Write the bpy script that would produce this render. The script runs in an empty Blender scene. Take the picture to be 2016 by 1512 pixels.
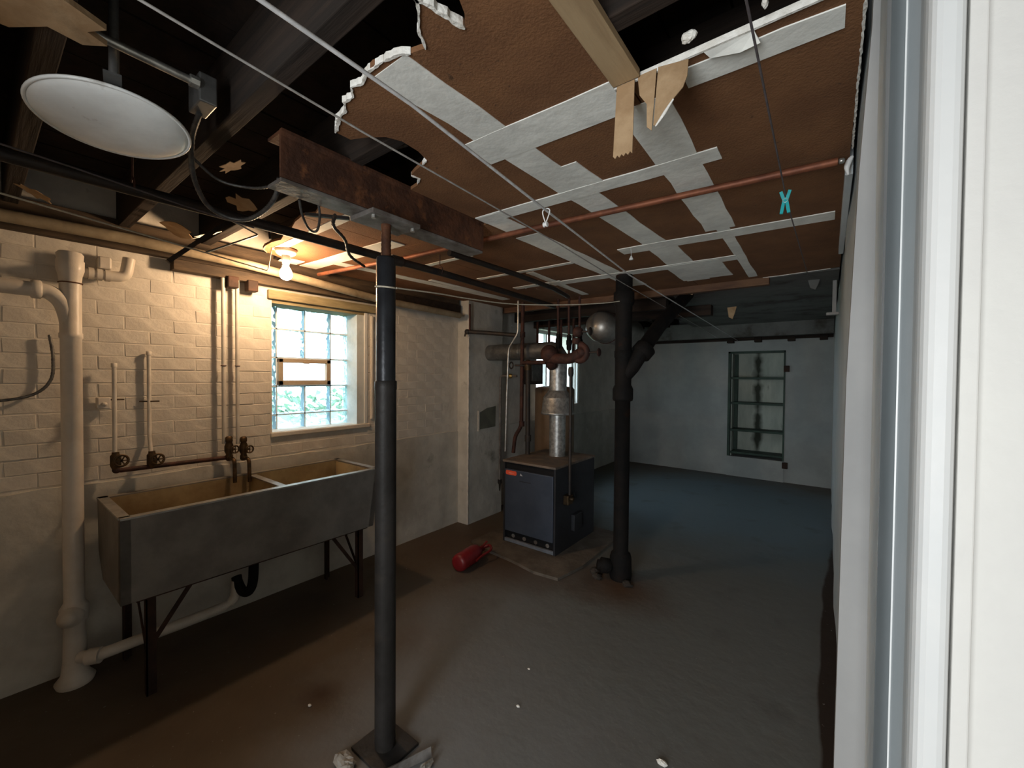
import bpy, bmesh, math, random
from mathutils import Vector, Matrix
random.seed(7)
sc = bpy.context.scene
C = sc.collection
PI = math.pi

# ------------------------------------------------------------------ camera
cam_d = bpy.data.cameras.new('camera')
cam_d.sensor_width = 36.0
cam_d.lens = 815.0 / 2016.0 * 36.0
cam_d.clip_start = 0.02
cam = bpy.data.objects.new('camera', cam_d)
C.objects.link(cam)
cam.matrix_world = (Matrix.Translation((0, 0, 1.5)) @ Matrix.Rotation(math.radians(37.35), 4, 'Z')
                    @ Matrix.Rotation(math.radians(90 - 1.1), 4, 'X') @ Matrix.Rotation(math.radians(0.45), 4, 'Z'))
sc.camera = cam

# ------------------------------------------------------------------ world, lights, exposure
w = bpy.data.worlds.new('World')
sc.world = w
w.use_nodes = True
wn = w.node_tree
wn.nodes.clear()
wo = wn.nodes.new('ShaderNodeOutputWorld')
wb = wn.nodes.new('ShaderNodeBackground')
wb.inputs['Color'].default_value = (0.86, 0.95, 1.0, 1)
wb.inputs['Strength'].default_value = 7.0
wn.links.new(wb.outputs[0], wo.inputs[0])


def area(name, loc, target, sx, sy, power, color):
    l = bpy.data.lights.new(name, 'AREA')
    l.shape = 'RECTANGLE'
    l.size, l.size_y = sx, sy
    l.energy = power
    l.color = color
    o = bpy.data.objects.new(name, l)
    C.objects.link(o)
    o.location = loc
    d = Vector(target) - Vector(loc)
    o.rotation_euler = d.to_track_quat('-Z', 'Y').to_euler()
    return o


# daylight of the doorway behind the photographer
area('doorway_daylight', (-0.28, -1.9, 1.2), (-0.35, 1.3, 1.4), 1.15, 1.6, 86, (0.93, 0.97, 1.0))

sc.view_settings.view_transform = 'Standard'
sc.view_settings.look = 'None'
sc.view_settings.gamma = 1
sc.view_settings.use_curve_mapping = False
sc.view_settings.exposure = 0.0
BULB = 470.0


# ------------------------------------------------------------------ materials
def mat(name, c1, c2=None, scale=8.0, rough=0.8, metal=0.0, bump=0.0, bscale=None, lo=0.4, hi=0.6, stretch=None, c3=None, s3=2.0, lo3=0.55, hi3=0.7, spec=0.35):
    m = bpy.data.materials.new(name)
    m.use_nodes = True
    nt = m.node_tree
    b = nt.nodes['Principled BSDF']
    b.inputs['Base Color'].default_value = (*c1, 1)
    b.inputs['Roughness'].default_value = rough
    b.inputs['Metallic'].default_value = metal
    b.inputs['Specular IOR Level'].default_value = spec
    tc = nt.nodes.new('ShaderNodeTexCoord')
    vec = tc.outputs['Object']
    if stretch:
        mp = nt.nodes.new('ShaderNodeMapping')
        mp.inputs['Scale'].default_value = stretch
        nt.links.new(vec, mp.inputs['Vector'])
        vec = mp.outputs['Vector']

    def noise_mask(s, a, z, det=6):
        n = nt.nodes.new('ShaderNodeTexNoise')
        n.inputs['Scale'].default_value = s
        n.inputs['Detail'].default_value = det
        n.inputs['Roughness'].default_value = 0.62
        nt.links.new(vec, n.inputs['Vector'])
        r = nt.nodes.new('ShaderNodeMapRange')
        r.inputs['From Min'].default_value = a
        r.inputs['From Max'].default_value = z
        nt.links.new(n.outputs['Fac'], r.inputs['Value'])
        return r.outputs['Result'], n
    col = None
    if c2:
        f, _ = noise_mask(scale, lo, hi)
        mx = nt.nodes.new('ShaderNodeMix')
        mx.data_type = 'RGBA'
        mx.inputs['A'].default_value = (*c1, 1)
        mx.inputs['B'].default_value = (*c2, 1)
        nt.links.new(f, mx.inputs['Factor'])
        col = mx.outputs['Result']
    if c3:
        f, _ = noise_mask(s3, lo3, hi3)
        mx = nt.nodes.new('ShaderNodeMix')
        mx.data_type = 'RGBA'
        if col:
            nt.links.new(col, mx.inputs['A'])
        else:
            mx.inputs['A'].default_value = (*c1, 1)
        mx.inputs['B'].default_value = (*c3, 1)
        nt.links.new(f, mx.inputs['Factor'])
        col = mx.outputs['Result']
    if col:
        nt.links.new(col, b.inputs['Base Color'])
    if bump:
        n = nt.nodes.new('ShaderNodeTexNoise')
        n.inputs['Scale'].default_value = bscale or scale * 4
        n.inputs['Detail'].default_value = 5
        nt.links.new(vec, n.inputs['Vector'])
        bp = nt.nodes.new('ShaderNodeBump')
        bp.inputs['Strength'].default_value = bump
        bp.inputs['Distance'].default_value = 0.01
        nt.links.new(n.outputs['Fac'], bp.inputs['Height'])
        nt.links.new(bp.outputs['Normal'], b.inputs['Normal'])
    return m


K = {}
K['paint'] = mat('old_white_wall_paint', (.66, .62, .55), (.57, .535, .475), 5, .75, bump=.7, bscale=16, c3=(.30, .27, .22), s3=9, lo3=.66, hi3=.74)
K['parge'] = mat('parged_lower_wall_paint', (.58, .56, .50), (.46, .44, .39), 3.5, .8, bump=.6, bscale=14, c3=(.25, .24, .2), s3=4, lo3=.62, hi3=.75)
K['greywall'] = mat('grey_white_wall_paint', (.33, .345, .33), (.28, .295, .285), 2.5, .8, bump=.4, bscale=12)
K['rightwall'] = mat('pale_partition_paint', (.55, .58, .58), (.48, .52, .53), 3, .7, bump=.25, bscale=20)
K['trim'] = mat('glossy_white_trim_paint', (.70, .70, .68), (.65, .66, .65), 3, .35, bump=.06, bscale=30)
K['trimgrey'] = mat('grey_white_trim_paint', (.64, .67, .68), (.59, .63, .64), 4, .45, bump=.06, bscale=30)
K['cream'] = mat('cream_white_wall_paint', (.70, .685, .64), (.65, .635, .60), 2, .6, bump=.15, bscale=40, c3=(.6, .58, .52), s3=30, lo3=.7, hi3=.76)
K['board'] = mat('brown_ceiling_board', (.215, .100, .043), (.165, .075, .033), 4, .9, bump=.25, bscale=150, c3=(.10, .05, .025), s3=45, lo3=.64, hi3=.72)
K['tape'] = mat('plaster_joint_tape', (.86, .86, .80), (.72, .72, .67), 5, .85, bump=.25, bscale=25)
K['gypsum'] = mat('torn_white_gypsum', (.86, .84, .78), (.7, .67, .6), 30, .9, bump=.5, bscale=60)
K['kraft'] = mat('torn_kraft_paper', (.44, .30, .17), (.33, .21, .11), 10, .9, bump=.2, bscale=50)
K['joist'] = mat('dark_old_joist_wood', (.030, .019, .013), (.016, .011, .008), 6, .9, bump=.3, bscale=20, stretch=(.25, 4, 4))
K['plank'] = mat('dark_subfloor_wood', (.026, .016, .011), (.014, .010, .008), 5, .95, bump=.2, stretch=(3, 3, 3))
K['tanwood'] = mat('tan_furring_wood', (.42, .30, .17), (.34, .235, .13), 5, .75, bump=.15, stretch=(6, .6, 6))
K['dirtypipe'] = mat('dirty_cream_pipe_paint', (.34, .28, .19), (.16, .12, .075), 7, .7, bump=.3, lo=.35, hi=.7)
K['sillwood'] = mat('olive_painted_sill_wood', (.30, .25, .14), (.20, .16, .09), 5, .8, bump=.25, stretch=(4, .7, 4))
K['brownwood'] = mat('brown_wood_strip', (.16, .085, .045), (.10, .05, .03), 5, .8, bump=.2, stretch=(.7, 4, 4))
K['darkplate'] = mat('dark_plate_timber', (.085, .058, .036), (.045, .032, .022), 6, .85, bump=.3, stretch=(4, .7, 4))  # dark brown tone of the boards along the wall top
K['rustdark'] = mat('dark_rust_iron', (.055, .026, .016), (.03, .017, .012), 10, .75, .25, bump=.3)
K['dimpaint'] = mat('shaded_edge_paint', (.29, .285, .275), (.25, .247, .24), 3, .6, bump=.1)  # pale paint with shade put into its colour: angled edge, dim bracket
K['rust'] = mat('rusty_steel', (.125, .050, .024), (.060, .026, .015), 9, .75, .25, bump=.4, bscale=50, c3=(.19, .075, .03), s3=14, lo3=.58, hi3=.7)
K['rustgrey'] = mat('grey_flange_steel', (.24, .225, .21), (.13, .11, .095), 9, .6, .4, bump=.25, bscale=40)
K['copper'] = mat('oxidised_copper_pipe', (.25, .090, .045), (.14, .05, .028), 12, .55, .4)
K['black'] = mat('black_iron_pipe', (.030, .028, .028), (.05, .038, .030), 14, .55, .3, bump=.2, bscale=60)
K['castiron'] = mat('black_cast_iron', (.006, .006, .006), (.011, .009, .008), 8, .75, .0, bump=.35, bscale=40, c3=(.026, .012, .007), s3=7, lo3=.60, hi3=.74, spec=.15)
K['rustpipe'] = mat('rust_red_pipe', (.085, .034, .024), (.04, .02, .016), 14, .7, .2, bump=.3, bscale=60)
K['valve'] = mat('dark_bronze_valve', (.11, .065, .03), (.05, .035, .02), 25, .5, .6)
K['brass'] = mat('brass_cock', (.5, .36, .12), (.35, .24, .08), 20, .4, .8)
K['galv'] = mat('galvanised_sheet', (.52, .52, .50), (.30, .30, .29), 28, .42, .75, bump=.12, bscale=60)
K['galvdark'] = mat('dusty_galvanised_duct', (.22, .22, .215), (.13, .13, .125), 10, .45, .6)
K['silver'] = mat('dull_aluminium_paint', (.42, .40, .36), (.30, .28, .25), 8, .38, .7, bump=.06)
K['steelpost'] = mat('dark_grey_steel_post', (.030, .032, .036), (.020, .021, .024), 10, .35, .3, bump=.1, bscale=60)
K['postlow'] = mat('scuffed_grey_steel_sleeve', (.030, .027, .025), (.020, .018, .016), 8, .5, .1, bump=.12, bscale=50, c3=(.045, .036, .028), s3=5, spec=.3)
K['enamel'] = mat('dusty_white_enamel', (.84, .86, .84), (.72, .73, .71), 6, .35, bump=.02, c3=(.33, .30, .26), s3=9, lo3=.63, hi3=.76)
K['conduit'] = mat('bright_steel_conduit', (.62, .62, .58), (.40, .39, .36), 25, .35, .8)
K['bx'] = mat('armoured_cable_steel', (.17, .17, .165), (.10, .10, .1), 40, .5, .7)
K['wire'] = mat('white_clothesline', (.66, .66, .66), (.52, .52, .52), 40, .6)
K['wiregrey'] = mat('grey_clothesline', (.40, .38, .36), (.28, .27, .25), 40, .6)
K['wiredark'] = mat('dark_clothesline', (.13, .11, .12), (.09, .08, .08), 40, .6)
K['cord'] = mat('cream_cotton_cord', (.62, .57, .45), (.5, .45, .35), 60, .85)
K['pipewhite'] = mat('cream_painted_iron_pipe', (.66, .61, .54), (.58, .53, .46), 7, .4, bump=.15, bscale=30)
K['pipewall'] = mat('wall_painted_water_pipe', (.60, .57, .51), (.5, .47, .42), 9, .5)
K['soap'] = mat('worn_soapstone', (.225, .210, .190), (.165, .152, .135), 5, .6, bump=.15, bscale=40, c3=(.26, .24, .21), s3=4, lo3=.6, hi3=.75)
K['soapin'] = mat('stained_sink_inside', (.38, .30, .17), (.26, .19, .10), 5, .6, bump=.15, bscale=30, c3=(.14, .10, .06), s3=8, lo3=.6, hi3=.72)
K['rim'] = mat('galvanised_rim_strip', (.42, .41, .38), (.28, .27, .25), 14, .4, .7)
K['navy'] = mat('navy_sheet_metal', (.068, .085, .118), (.055, .070, .100), 5, .45, .3)
K['navydark'] = mat('dark_boiler_cabinet_metal', (.032, .034, .040), (.024, .025, .028), 5, .55, .2, bump=.05)
K['boilertop'] = mat('dusty_boiler_top', (.20, .155, .12), (.12, .10, .085), 7, .7, .1)
K['void'] = mat('black_vent_interior', (.006, .006, .007), rough=.9)
K['orange'] = mat('orange_red_badge', (.85, .115, .055), rough=.45)
K['badgepale'] = mat('pale_badge_print', (.9, .42, .30), rough=.5)
K['printgrey'] = mat('pale_grey_print', (.55, .58, .60), rough=.5)
K['paleblue'] = mat('pale_lower_panel', (.24, .27, .32), (.17, .19, .22), 8, .5, .3)
K['red'] = mat('red_extinguisher_paint', (.22, .010, .014), (.16, .008, .010), 8, .4, spec=.5)
K['reddark'] = mat('dark_red_plastic', (.16, .012, .012), rough=.5)
K['tank'] = mat('tan_heater_jacket', (.27, .19, .125), (.22, .155, .10), 4, .55)
K['green'] = mat('dark_green_shelf_paint', (.030, .060, .042), (.02, .042, .030), 6, .6, bump=.1)
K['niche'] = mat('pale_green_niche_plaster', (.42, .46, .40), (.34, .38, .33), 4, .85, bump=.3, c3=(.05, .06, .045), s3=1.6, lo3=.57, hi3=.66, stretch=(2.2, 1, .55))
K['greyceil'] = mat('grey_painted_ceiling_board', (.15, .15, .14), (.10, .10, .092), 3, .85, bump=.3, bscale=15, c3=(.055, .045, .036), s3=3, lo3=.55, hi3=.68)
K['teal'] = mat('teal_plastic', (.02, .36, .38), rough=.4)
K['whiteplastic'] = mat('white_plastic', (.78, .78, .76), rough=.45)
K['porcelain'] = mat('white_porcelain', (.75, .70, .62), (.68, .62, .54), 10, .3)
K['mortar'] = mat('pale_window_mortar', (.74, .83, .90), (.66, .76, .84), 20, .8)
K['reveal'] = mat('pale_blue_window_reveal', (.62, .66, .66), (.52, .57, .58), 8, .75, bump=.2)
K['ventframe'] = mat('tan_vent_frame', (.46, .37, .27), (.4, .32, .23), 8, .5)
K['plate'] = mat('olive_grey_flue_plate', (.15, .155, .12), (.11, .115, .09), 6, .7)
K['crumble'] = mat('crumbled_concrete', (.36, .34, .30), (.24, .22, .19), 12, .9, bump=.6, bscale=40)
K['rubble'] = mat('dark_rubble', (.045, .036, .028), (.025, .02, .016), 12, .9, bump=.5)
K['pad'] = mat('rough_concrete_pad', (.15, .125, .10), (.09, .075, .06), 5, .9, bump=.5, bscale=25)
K['grass'] = mat('outdoor_lawn', (.10, .20, .09), (.22, .30, .25), 2.0, .9)
K['hedge'] = mat('outdoor_hedge_leaves', (.06, .14, .06), (.20, .30, .22), 6.0, .9)
K['brown_dark'] = mat('dark_brown_box_wood', (.055, .040, .032), (.04, .03, .024), 6, .6)


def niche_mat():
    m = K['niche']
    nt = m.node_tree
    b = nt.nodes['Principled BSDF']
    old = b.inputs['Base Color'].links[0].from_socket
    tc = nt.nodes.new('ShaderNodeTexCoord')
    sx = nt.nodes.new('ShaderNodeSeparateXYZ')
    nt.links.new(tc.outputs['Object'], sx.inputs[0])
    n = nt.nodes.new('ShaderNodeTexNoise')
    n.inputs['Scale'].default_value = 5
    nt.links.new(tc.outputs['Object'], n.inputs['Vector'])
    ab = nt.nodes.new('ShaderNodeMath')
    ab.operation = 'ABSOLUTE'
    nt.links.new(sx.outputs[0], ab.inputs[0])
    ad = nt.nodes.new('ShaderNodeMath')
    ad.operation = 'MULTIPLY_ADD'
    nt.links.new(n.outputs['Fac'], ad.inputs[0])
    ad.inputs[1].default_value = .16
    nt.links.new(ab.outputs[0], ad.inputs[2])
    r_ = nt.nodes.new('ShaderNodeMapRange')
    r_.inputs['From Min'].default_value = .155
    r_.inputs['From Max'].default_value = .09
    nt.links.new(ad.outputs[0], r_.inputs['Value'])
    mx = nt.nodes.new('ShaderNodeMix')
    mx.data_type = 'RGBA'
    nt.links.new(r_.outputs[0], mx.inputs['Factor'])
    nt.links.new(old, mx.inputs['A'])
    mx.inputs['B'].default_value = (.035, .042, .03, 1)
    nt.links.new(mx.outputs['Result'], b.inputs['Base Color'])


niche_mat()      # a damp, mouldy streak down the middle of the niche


def emis(name, col, strength):
    m = bpy.data.materials.new(name)
    m.use_nodes = True
    nt = m.node_tree
    nt.nodes.clear()
    o = nt.nodes.new('ShaderNodeOutputMaterial')
    e = nt.nodes.new('ShaderNodeEmission')
    e.inputs['Color'].default_value = (*col, 1)
    e.inputs['Strength'].default_value = strength
    nt.links.new(e.outputs[0], o.inputs[0])
    return m


K['bulb'] = emis('glowing_bulb_glass', (1.0, .66, .38), BULB)


def glass_mat():
    m = bpy.data.materials.new('wavy_glass_block')
    m.use_nodes = True
    nt = m.node_tree
    nt.nodes.clear()
    o = nt.nodes.new('ShaderNodeOutputMaterial')
    g = nt.nodes.new('ShaderNodeBsdfGlass')
    g.inputs['Color'].default_value = (.86, .97, 1, 1)
    g.inputs['IOR'].default_value = 1.35
    g.inputs['Roughness'].default_value = .03
    t = nt.nodes.new('ShaderNodeBsdfTransparent')
    t.inputs['Color'].default_value = (.86, .96, 1, 1)
    mx = nt.nodes.new('ShaderNodeMixShader')
    mx.inputs[0].default_value = .38
    tc = nt.nodes.new('ShaderNodeTexCoord')
    n = nt.nodes.new('ShaderNodeTexWave')
    n.inputs['Scale'].default_value = 9
    n.inputs['Distortion'].default_value = 7
    n.inputs['Detail'].default_value = 1.5
    mp = nt.nodes.new('ShaderNodeMapping')
    mp.inputs['Rotation'].default_value = (.75, .3, 0)
    nt.links.new(tc.outputs['Object'], mp.inputs['Vector'])
    nt.links.new(mp.outputs['Vector'], n.inputs['Vector'])
    b = nt.nodes.new('ShaderNodeBump')
    b.inputs['Strength'].default_value = .9
    b.inputs['Distance'].default_value = .02
    nt.links.new(n.outputs['Fac'], b.inputs['Height'])
    nt.links.new(b.outputs['Normal'], g.inputs['Normal'])
    nt.links.new(t.outputs[0], mx.inputs[1])
    nt.links.new(g.outputs[0], mx.inputs[2])
    nt.links.new(mx.outputs[0], o.inputs[0])
    return m


K['glass'] = glass_mat()


def pane_mat():
    m = bpy.data.materials.new('clear_window_pane')
    m.use_nodes = True
    nt = m.node_tree
    nt.nodes.clear()
    o = nt.nodes.new('ShaderNodeOutputMaterial')
    g = nt.nodes.new('ShaderNodeBsdfGlossy')
    g.inputs['Roughness'].default_value = .05
    t = nt.nodes.new('ShaderNodeBsdfTransparent')
    t.inputs['Color'].default_value = (.93, .97, 1, 1)
    mx = nt.nodes.new('ShaderNodeMixShader')
    mx.inputs[0].default_value = .06
    nt.links.new(t.outputs[0], mx.inputs[1])
    nt.links.new(g.outputs[0], mx.inputs[2])
    nt.links.new(mx.outputs[0], o.inputs[0])
    return m


K['pane'] = pane_mat()


def floor_mat():
    m = bpy.data.materials.new('worn_painted_concrete_floor')
    m.use_nodes = True
    nt = m.node_tree
    L = nt.links
    b = nt.nodes['Principled BSDF']
    tc = nt.nodes.new('ShaderNodeTexCoord')
    P = tc.outputs['Object']

    def noise(s, d=5):
        n = nt.nodes.new('ShaderNodeTexNoise')
        n.inputs['Scale'].default_value = s
        n.inputs['Detail'].default_value = d
        L.new(P, n.inputs['Vector'])
        return n
    big = noise(1.6)

    def mix(a, c, fac):
        x = nt.nodes.new('ShaderNodeMix')
        x.data_type = 'RGBA'
        if isinstance(a, tuple):
            x.inputs['A'].default_value = (*a, 1)
        else:
            L.new(a, x.inputs['A'])
        x.inputs['B'].default_value = (*c, 1)
        L.new(fac, x.inputs['Factor'])
        return x.outputs['Result']

    def rng(v, a, z):
        r = nt.nodes.new('ShaderNodeMapRange')
        r.inputs['From Min'].default_value = a
        r.inputs['From Max'].default_value = z
        L.new(v, r.inputs['Value'])
        return r.outputs['Result']

    def blob(c, rad, soft, sx=1, sy=1, wob=.8):
        # distance from a painted or stained patch, with a wandering outline
        mp = nt.nodes.new('ShaderNodeVectorMath')
        mp.operation = 'SUBTRACT'
        L.new(P, mp.inputs[0])
        mp.inputs[1].default_value = (c[0], c[1], 0)
        ml = nt.nodes.new('ShaderNodeVectorMath')
        ml.operation = 'MULTIPLY'
        L.new(mp.outputs[0], ml.inputs[0])
        ml.inputs[1].default_value = (sx, sy, 0)
        ln = nt.nodes.new('ShaderNodeVectorMath')
        ln.operation = 'LENGTH'
        L.new(ml.outputs[0], ln.inputs[0])
        ad = nt.nodes.new('ShaderNodeMath')
        ad.operation = 'MULTIPLY_ADD'
        n2 = noise(2.3)
        L.new(n2.outputs['Fac'], ad.inputs[0])
        ad.inputs[1].default_value = wob
        L.new(ln.outputs['Value'], ad.inputs[2])
        return rng(ad.outputs[0], rad + wob * .5 + soft, rad + wob * .5 - soft)
    col = mix((.112, .088, .063), (.090, .069, .048), rng(big.outputs['Fac'], .42, .6))
    col = mix(col, (.185, .187, .188), blob((-1.2, 1.85), .80, .25, 1, .8))
    col = mix(col, (.135, .138, .128), blob((-.5, 3.6), 1.5, .5, .9, .6))
    col = mix(col, (.125, .165, .190), blob((-1.1, 5.4), 1.5, .5, .9, 1))
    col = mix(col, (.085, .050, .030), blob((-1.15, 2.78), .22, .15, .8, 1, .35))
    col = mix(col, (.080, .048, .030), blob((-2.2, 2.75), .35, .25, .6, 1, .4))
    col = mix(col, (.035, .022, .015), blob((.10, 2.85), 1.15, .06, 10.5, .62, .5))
    col = mix(col, (.055, .032, .020), blob((-1.86, .98), .07, .05, 1, 1, .1))
    col = mix(col, (.055, .048, .040), rng(noise(3.1).outputs['Fac'], .60, .95))
    col = mix(col, (.23, .22, .20), rng(noise(55, 2).outputs['Fac'], .72, .76))
    L.new(col, b.inputs['Base Color'])
    b.inputs['Roughness'].default_value = .6
    b.inputs['Specular IOR Level'].default_value = .3
    bp = nt.nodes.new('ShaderNodeBump')
    bp.inputs['Strength'].default_value = .35
    bp.inputs['Distance'].default_value = .01
    L.new(noise(14).outputs['Fac'], bp.inputs['Height'])
    L.new(bp.outputs['Normal'], b.inputs['Normal'])
    return m


K['floor'] = floor_mat()


# ------------------------------------------------------------------ mesh helpers
class MB:
    def __init__(s):
        s.v, s.f, s.sm = [], [], []

    def add(s, vs, fs, smooth=False):
        o = len(s.v)
        s.v += [tuple(p) for p in vs]
        s.f += [tuple(i + o for i in f) for f in fs]
        s.sm += [smooth] * len(fs)
        return s

    def box(s, x0, x1, y0, y1, z0, z1):
        return s.add([(x0, y0, z0), (x1, y0, z0), (x1, y1, z0), (x0, y1, z0), (x0, y0, z1), (x1, y0, z1), (x1, y1, z1), (x0, y1, z1)],
                     [(0, 3, 2, 1), (4, 5, 6, 7), (0, 1, 5, 4), (1, 2, 6, 5), (2, 3, 7, 6), (3, 0, 4, 7)])

    def cbox(s, x0, x1, y0, y1, z0, z1, b=.004):
        # box with chamfered edges
        bm = bmesh.new()
        bmesh.ops.create_cube(bm, size=1)
        for v in bm.verts:
            v.co = Vector(((x0 + x1) / 2 + v.co.x * (x1 - x0), (y0 + y1) / 2 + v.co.y * (y1 - y0), (z0 + z1) / 2 + v.co.z * (z1 - z0)))
        bmesh.ops.bevel(bm, geom=bm.edges[:], offset=b, segments=2, affect='EDGES', profile=.5)
        s.bm(bm)
        return s

    def bm(s, bm, smooth=False):
        bm.verts.index_update()
        s.add([v.co[:] for v in bm.verts], [[v.index for v in f.verts] for f in bm.faces], smooth)
        bm.free()
        return s

    def obox(s, a, b, wd, th, up=(0, 0, 1)):
        # bar from a to b, width wd across, thickness th along up
        a, b = Vector(a), Vector(b)
        d = (b - a).normalized()
        u = Vector(up)
        r = d.cross(u).normalized()
        u = r.cross(d).normalized()
        vs = []
        for p in (a, b):
            for i, j in ((-1, -1), (1, -1), (1, 1), (-1, 1)):
                vs.append(p + r * (i * wd / 2) + u * (j * th / 2))
        return s.add(vs, [(0, 1, 2, 3), (7, 6, 5, 4), (0, 4, 5, 1), (1, 5, 6, 2), (2, 6, 7, 3), (3, 7, 4, 0)])

    def prism(s, poly, z0, z1):
        n = len(poly)
        ar = sum(poly[i][0] * poly[(i + 1) % n][1] - poly[(i + 1) % n][0] * poly[i][1] for i in range(n))
        if ar < 0:
            poly = poly[::-1]
        vs = [(x, y, z0) for x, y in poly] + [(x, y, z1) for x, y in poly]
        fs = [tuple(range(n))[::-1], tuple(range(n, 2 * n))] + [(i, (i + 1) % n, n + (i + 1) % n, n + i) for i in range(n)]
        return s.add(vs, fs)

    def tube(s, pts, r, seg=12, cap=True, smooth=True):
        pts = [Vector(p) for p in pts]
        n = len(pts)
        rs = r if isinstance(r, (list, tuple)) else [r] * n
        t0 = (pts[1] - pts[0]).normalized()
        ref = Vector((0, 0, 1)) if abs(t0.z) < .9 else Vector((1, 0, 0))
        nrm = t0.cross(ref).normalized()
        vs = []
        pt = t0
        for i, p in enumerate(pts):
            if i == 0:
                t = t0
            elif i == n - 1:
                t = (pts[i] - pts[i - 1]).normalized()
            else:
                t = ((pts[i] - pts[i - 1]).normalized() + (pts[i + 1] - pts[i]).normalized())
                t = t.normalized() if t.length > 1e-6 else pt
            nrm = (nrm - t * nrm.dot(t))
            nrm = nrm.normalized() if nrm.length > 1e-6 else t.orthogonal().normalized()
            bn = t.cross(nrm)
            pt = t
            k = 1.0
            if 0 < i < n - 1:
                ca = max(.5, t.dot((pts[i + 1] - pts[i]).normalized()))
                k = 1.0 / ca
            for j in range(seg):
                a = 2 * PI * j / seg
                vs.append(p + (nrm * math.cos(a) + bn * math.sin(a)) * rs[i])
        fs = []
        for i in range(n - 1):
            for j in range(seg):
                a, b = i * seg + j, i * seg + (j + 1) % seg
                fs.append((a, b, b + seg, a + seg))
        s.add(vs, fs, smooth)
        if cap:
            s.add(vs[:seg], [tuple(range(seg))[::-1]])
            s.add(vs[-seg:], [tuple(range(seg))])
        return s

    def lathe(s, prof, c, axis=(0, 0, 1), seg=24, smooth=True):
        # prof: (radius, height along axis) pairs
        ax = Vector(axis).normalized()
        u = ax.orthogonal().normalized()
        q = ax.cross(u)
        c = Vector(c)
        vs = []
        for r, h in prof:
            for j in range(seg):
                a = 2 * PI * j / seg
                vs.append(c + ax * h + (u * math.cos(a) + q * math.sin(a)) * max(r, 1e-5))
        fs = []
        for i in range(len(prof) - 1):
            for j in range(seg):
                a, b = i * seg + j, i * seg + (j + 1) % seg
                fs.append((a, b, b + seg, a + seg))
        s.add(vs, fs, smooth)
        if prof[0][0] > 1e-4:
            s.add(vs[:seg], [tuple(range(seg))[::-1]])
        if prof[-1][0] > 1e-4:
            s.add(vs[-seg:], [tuple(range(seg))])
        return s

    def ball(s, c, r, sx=1, sy=1, sz=1, seg=14, jit=0):
        bm = bmesh.new()
        bmesh.ops.create_uvsphere(bm, u_segments=seg, v_segments=max(6, seg // 2 + 2), radius=r)
        for v in bm.verts:
            k = 1 + random.uniform(-jit, jit)
            v.co = Vector((v.co.x * sx * k + c[0], v.co.y * sy * k + c[1], v.co.z * sz * k + c[2]))
        return s.bm(bm, jit == 0)

    def torus(s, c, R, r, axis=(0, 0, 1), a0=0, a1=2 * PI, n=24, seg=8):
        ax = Vector(axis).normalized()
        u = ax.orthogonal().normalized()
        q = ax.cross(u)
        c = Vector(c)
        pts = [c + (u * math.cos(a0 + (a1 - a0) * i / n) + q * math.sin(a0 + (a1 - a0) * i / n)) * R for i in range(n + 1)]
        return s.tube(pts, r, seg, cap=False)

    def build(s, name, m, parent=None, loc=None):
        off = Vector((0, 0, 0))
        if parent is not None:
            p = parent
            while p is not None:
                off += p.location
                p = p.parent
        if loc is not None:
            off = off + Vector(loc) if parent is not None else Vector(loc)
        me = bpy.data.meshes.new(name)
        me.from_pydata([(x - off.x, y - off.y, z - off.z) for x, y, z in s.v], [], s.f)
        me.polygons.foreach_set('use_smooth', s.sm)
        me.materials.append(K[m] if isinstance(m, str) else m)
        me.update()
        o = bpy.data.objects.new(name, me)
        C.objects.link(o)
        if parent is not None:
            o.parent = parent
            if loc is not None:
                o.location = Vector(loc)
        elif loc is not None:
            o.location = loc
        return o


def tag(o, label, cat, group=None, kind=None):
    o['label'] = label
    o['category'] = cat
    if group:
        o['group'] = group
    if kind:
        o['kind'] = kind
    return o


def struct(o, label=None, cat=None):
    o['kind'] = 'structure'
    if label:
        o['label'] = label
    if cat:
        o['category'] = cat
    return o


def thing(name, loc, label, cat, group=None):
    o = bpy.data.objects.new(name, None)
    o.empty_display_size = .05
    C.objects.link(o)
    o.location = loc
    return tag(o, label, cat, group)


def bez(p0, p1, p2, p3, n=12):
    p0, p1, p2, p3 = map(Vector, (p0, p1, p2, p3))
    return [p0 * (1 - t) ** 3 + p1 * 3 * t * (1 - t) ** 2 + p2 * 3 * t * t * (1 - t) + p3 * t ** 3 for t in [i / n for i in range(n + 1)]]


def smooth_path(pts, n=6):
    # Catmull-Rom through the given points
    P = [Vector(p) for p in pts]
    P = [P[0] * 2 - P[1]] + P + [P[-1] * 2 - P[-2]]
    out = []
    for i in range(1, len(P) - 2):
        for k in range(n):
            t = k / n
            a, b, c, d = P[i - 1], P[i], P[i + 1], P[i + 2]
            out.append(.5 * ((2 * b) + (c - a) * t + (2 * a - 5 * b + 4 * c - d) * t * t + (3 * b - a - 3 * c + d) * t ** 3))
    out.append(P[-2])
    return out


def corner(pts, r=.03, n=4):
    # pipe path with rounded bends
    P = [Vector(p) for p in pts]
    out = [P[0]]
    for i in range(1, len(P) - 1):
        a = P[i] + (P[i - 1] - P[i]).normalized() * r
        b = P[i] + (P[i + 1] - P[i]).normalized() * r
        for k in range(n + 1):
            t = k / n
            out.append(a * (1 - t) ** 2 + P[i] * 2 * t * (1 - t) + b * t * t)
    out.append(P[-1])
    return out


def sag(a, b, d, n=24, wob=0):
    a, b = Vector(a), Vector(b)
    return [a.lerp(b, i / n) - Vector((0, 0, d * 4 * (i / n) * (1 - i / n))) + Vector((0, 0, random.uniform(-wob, wob))) for i in range(n + 1)]


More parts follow.
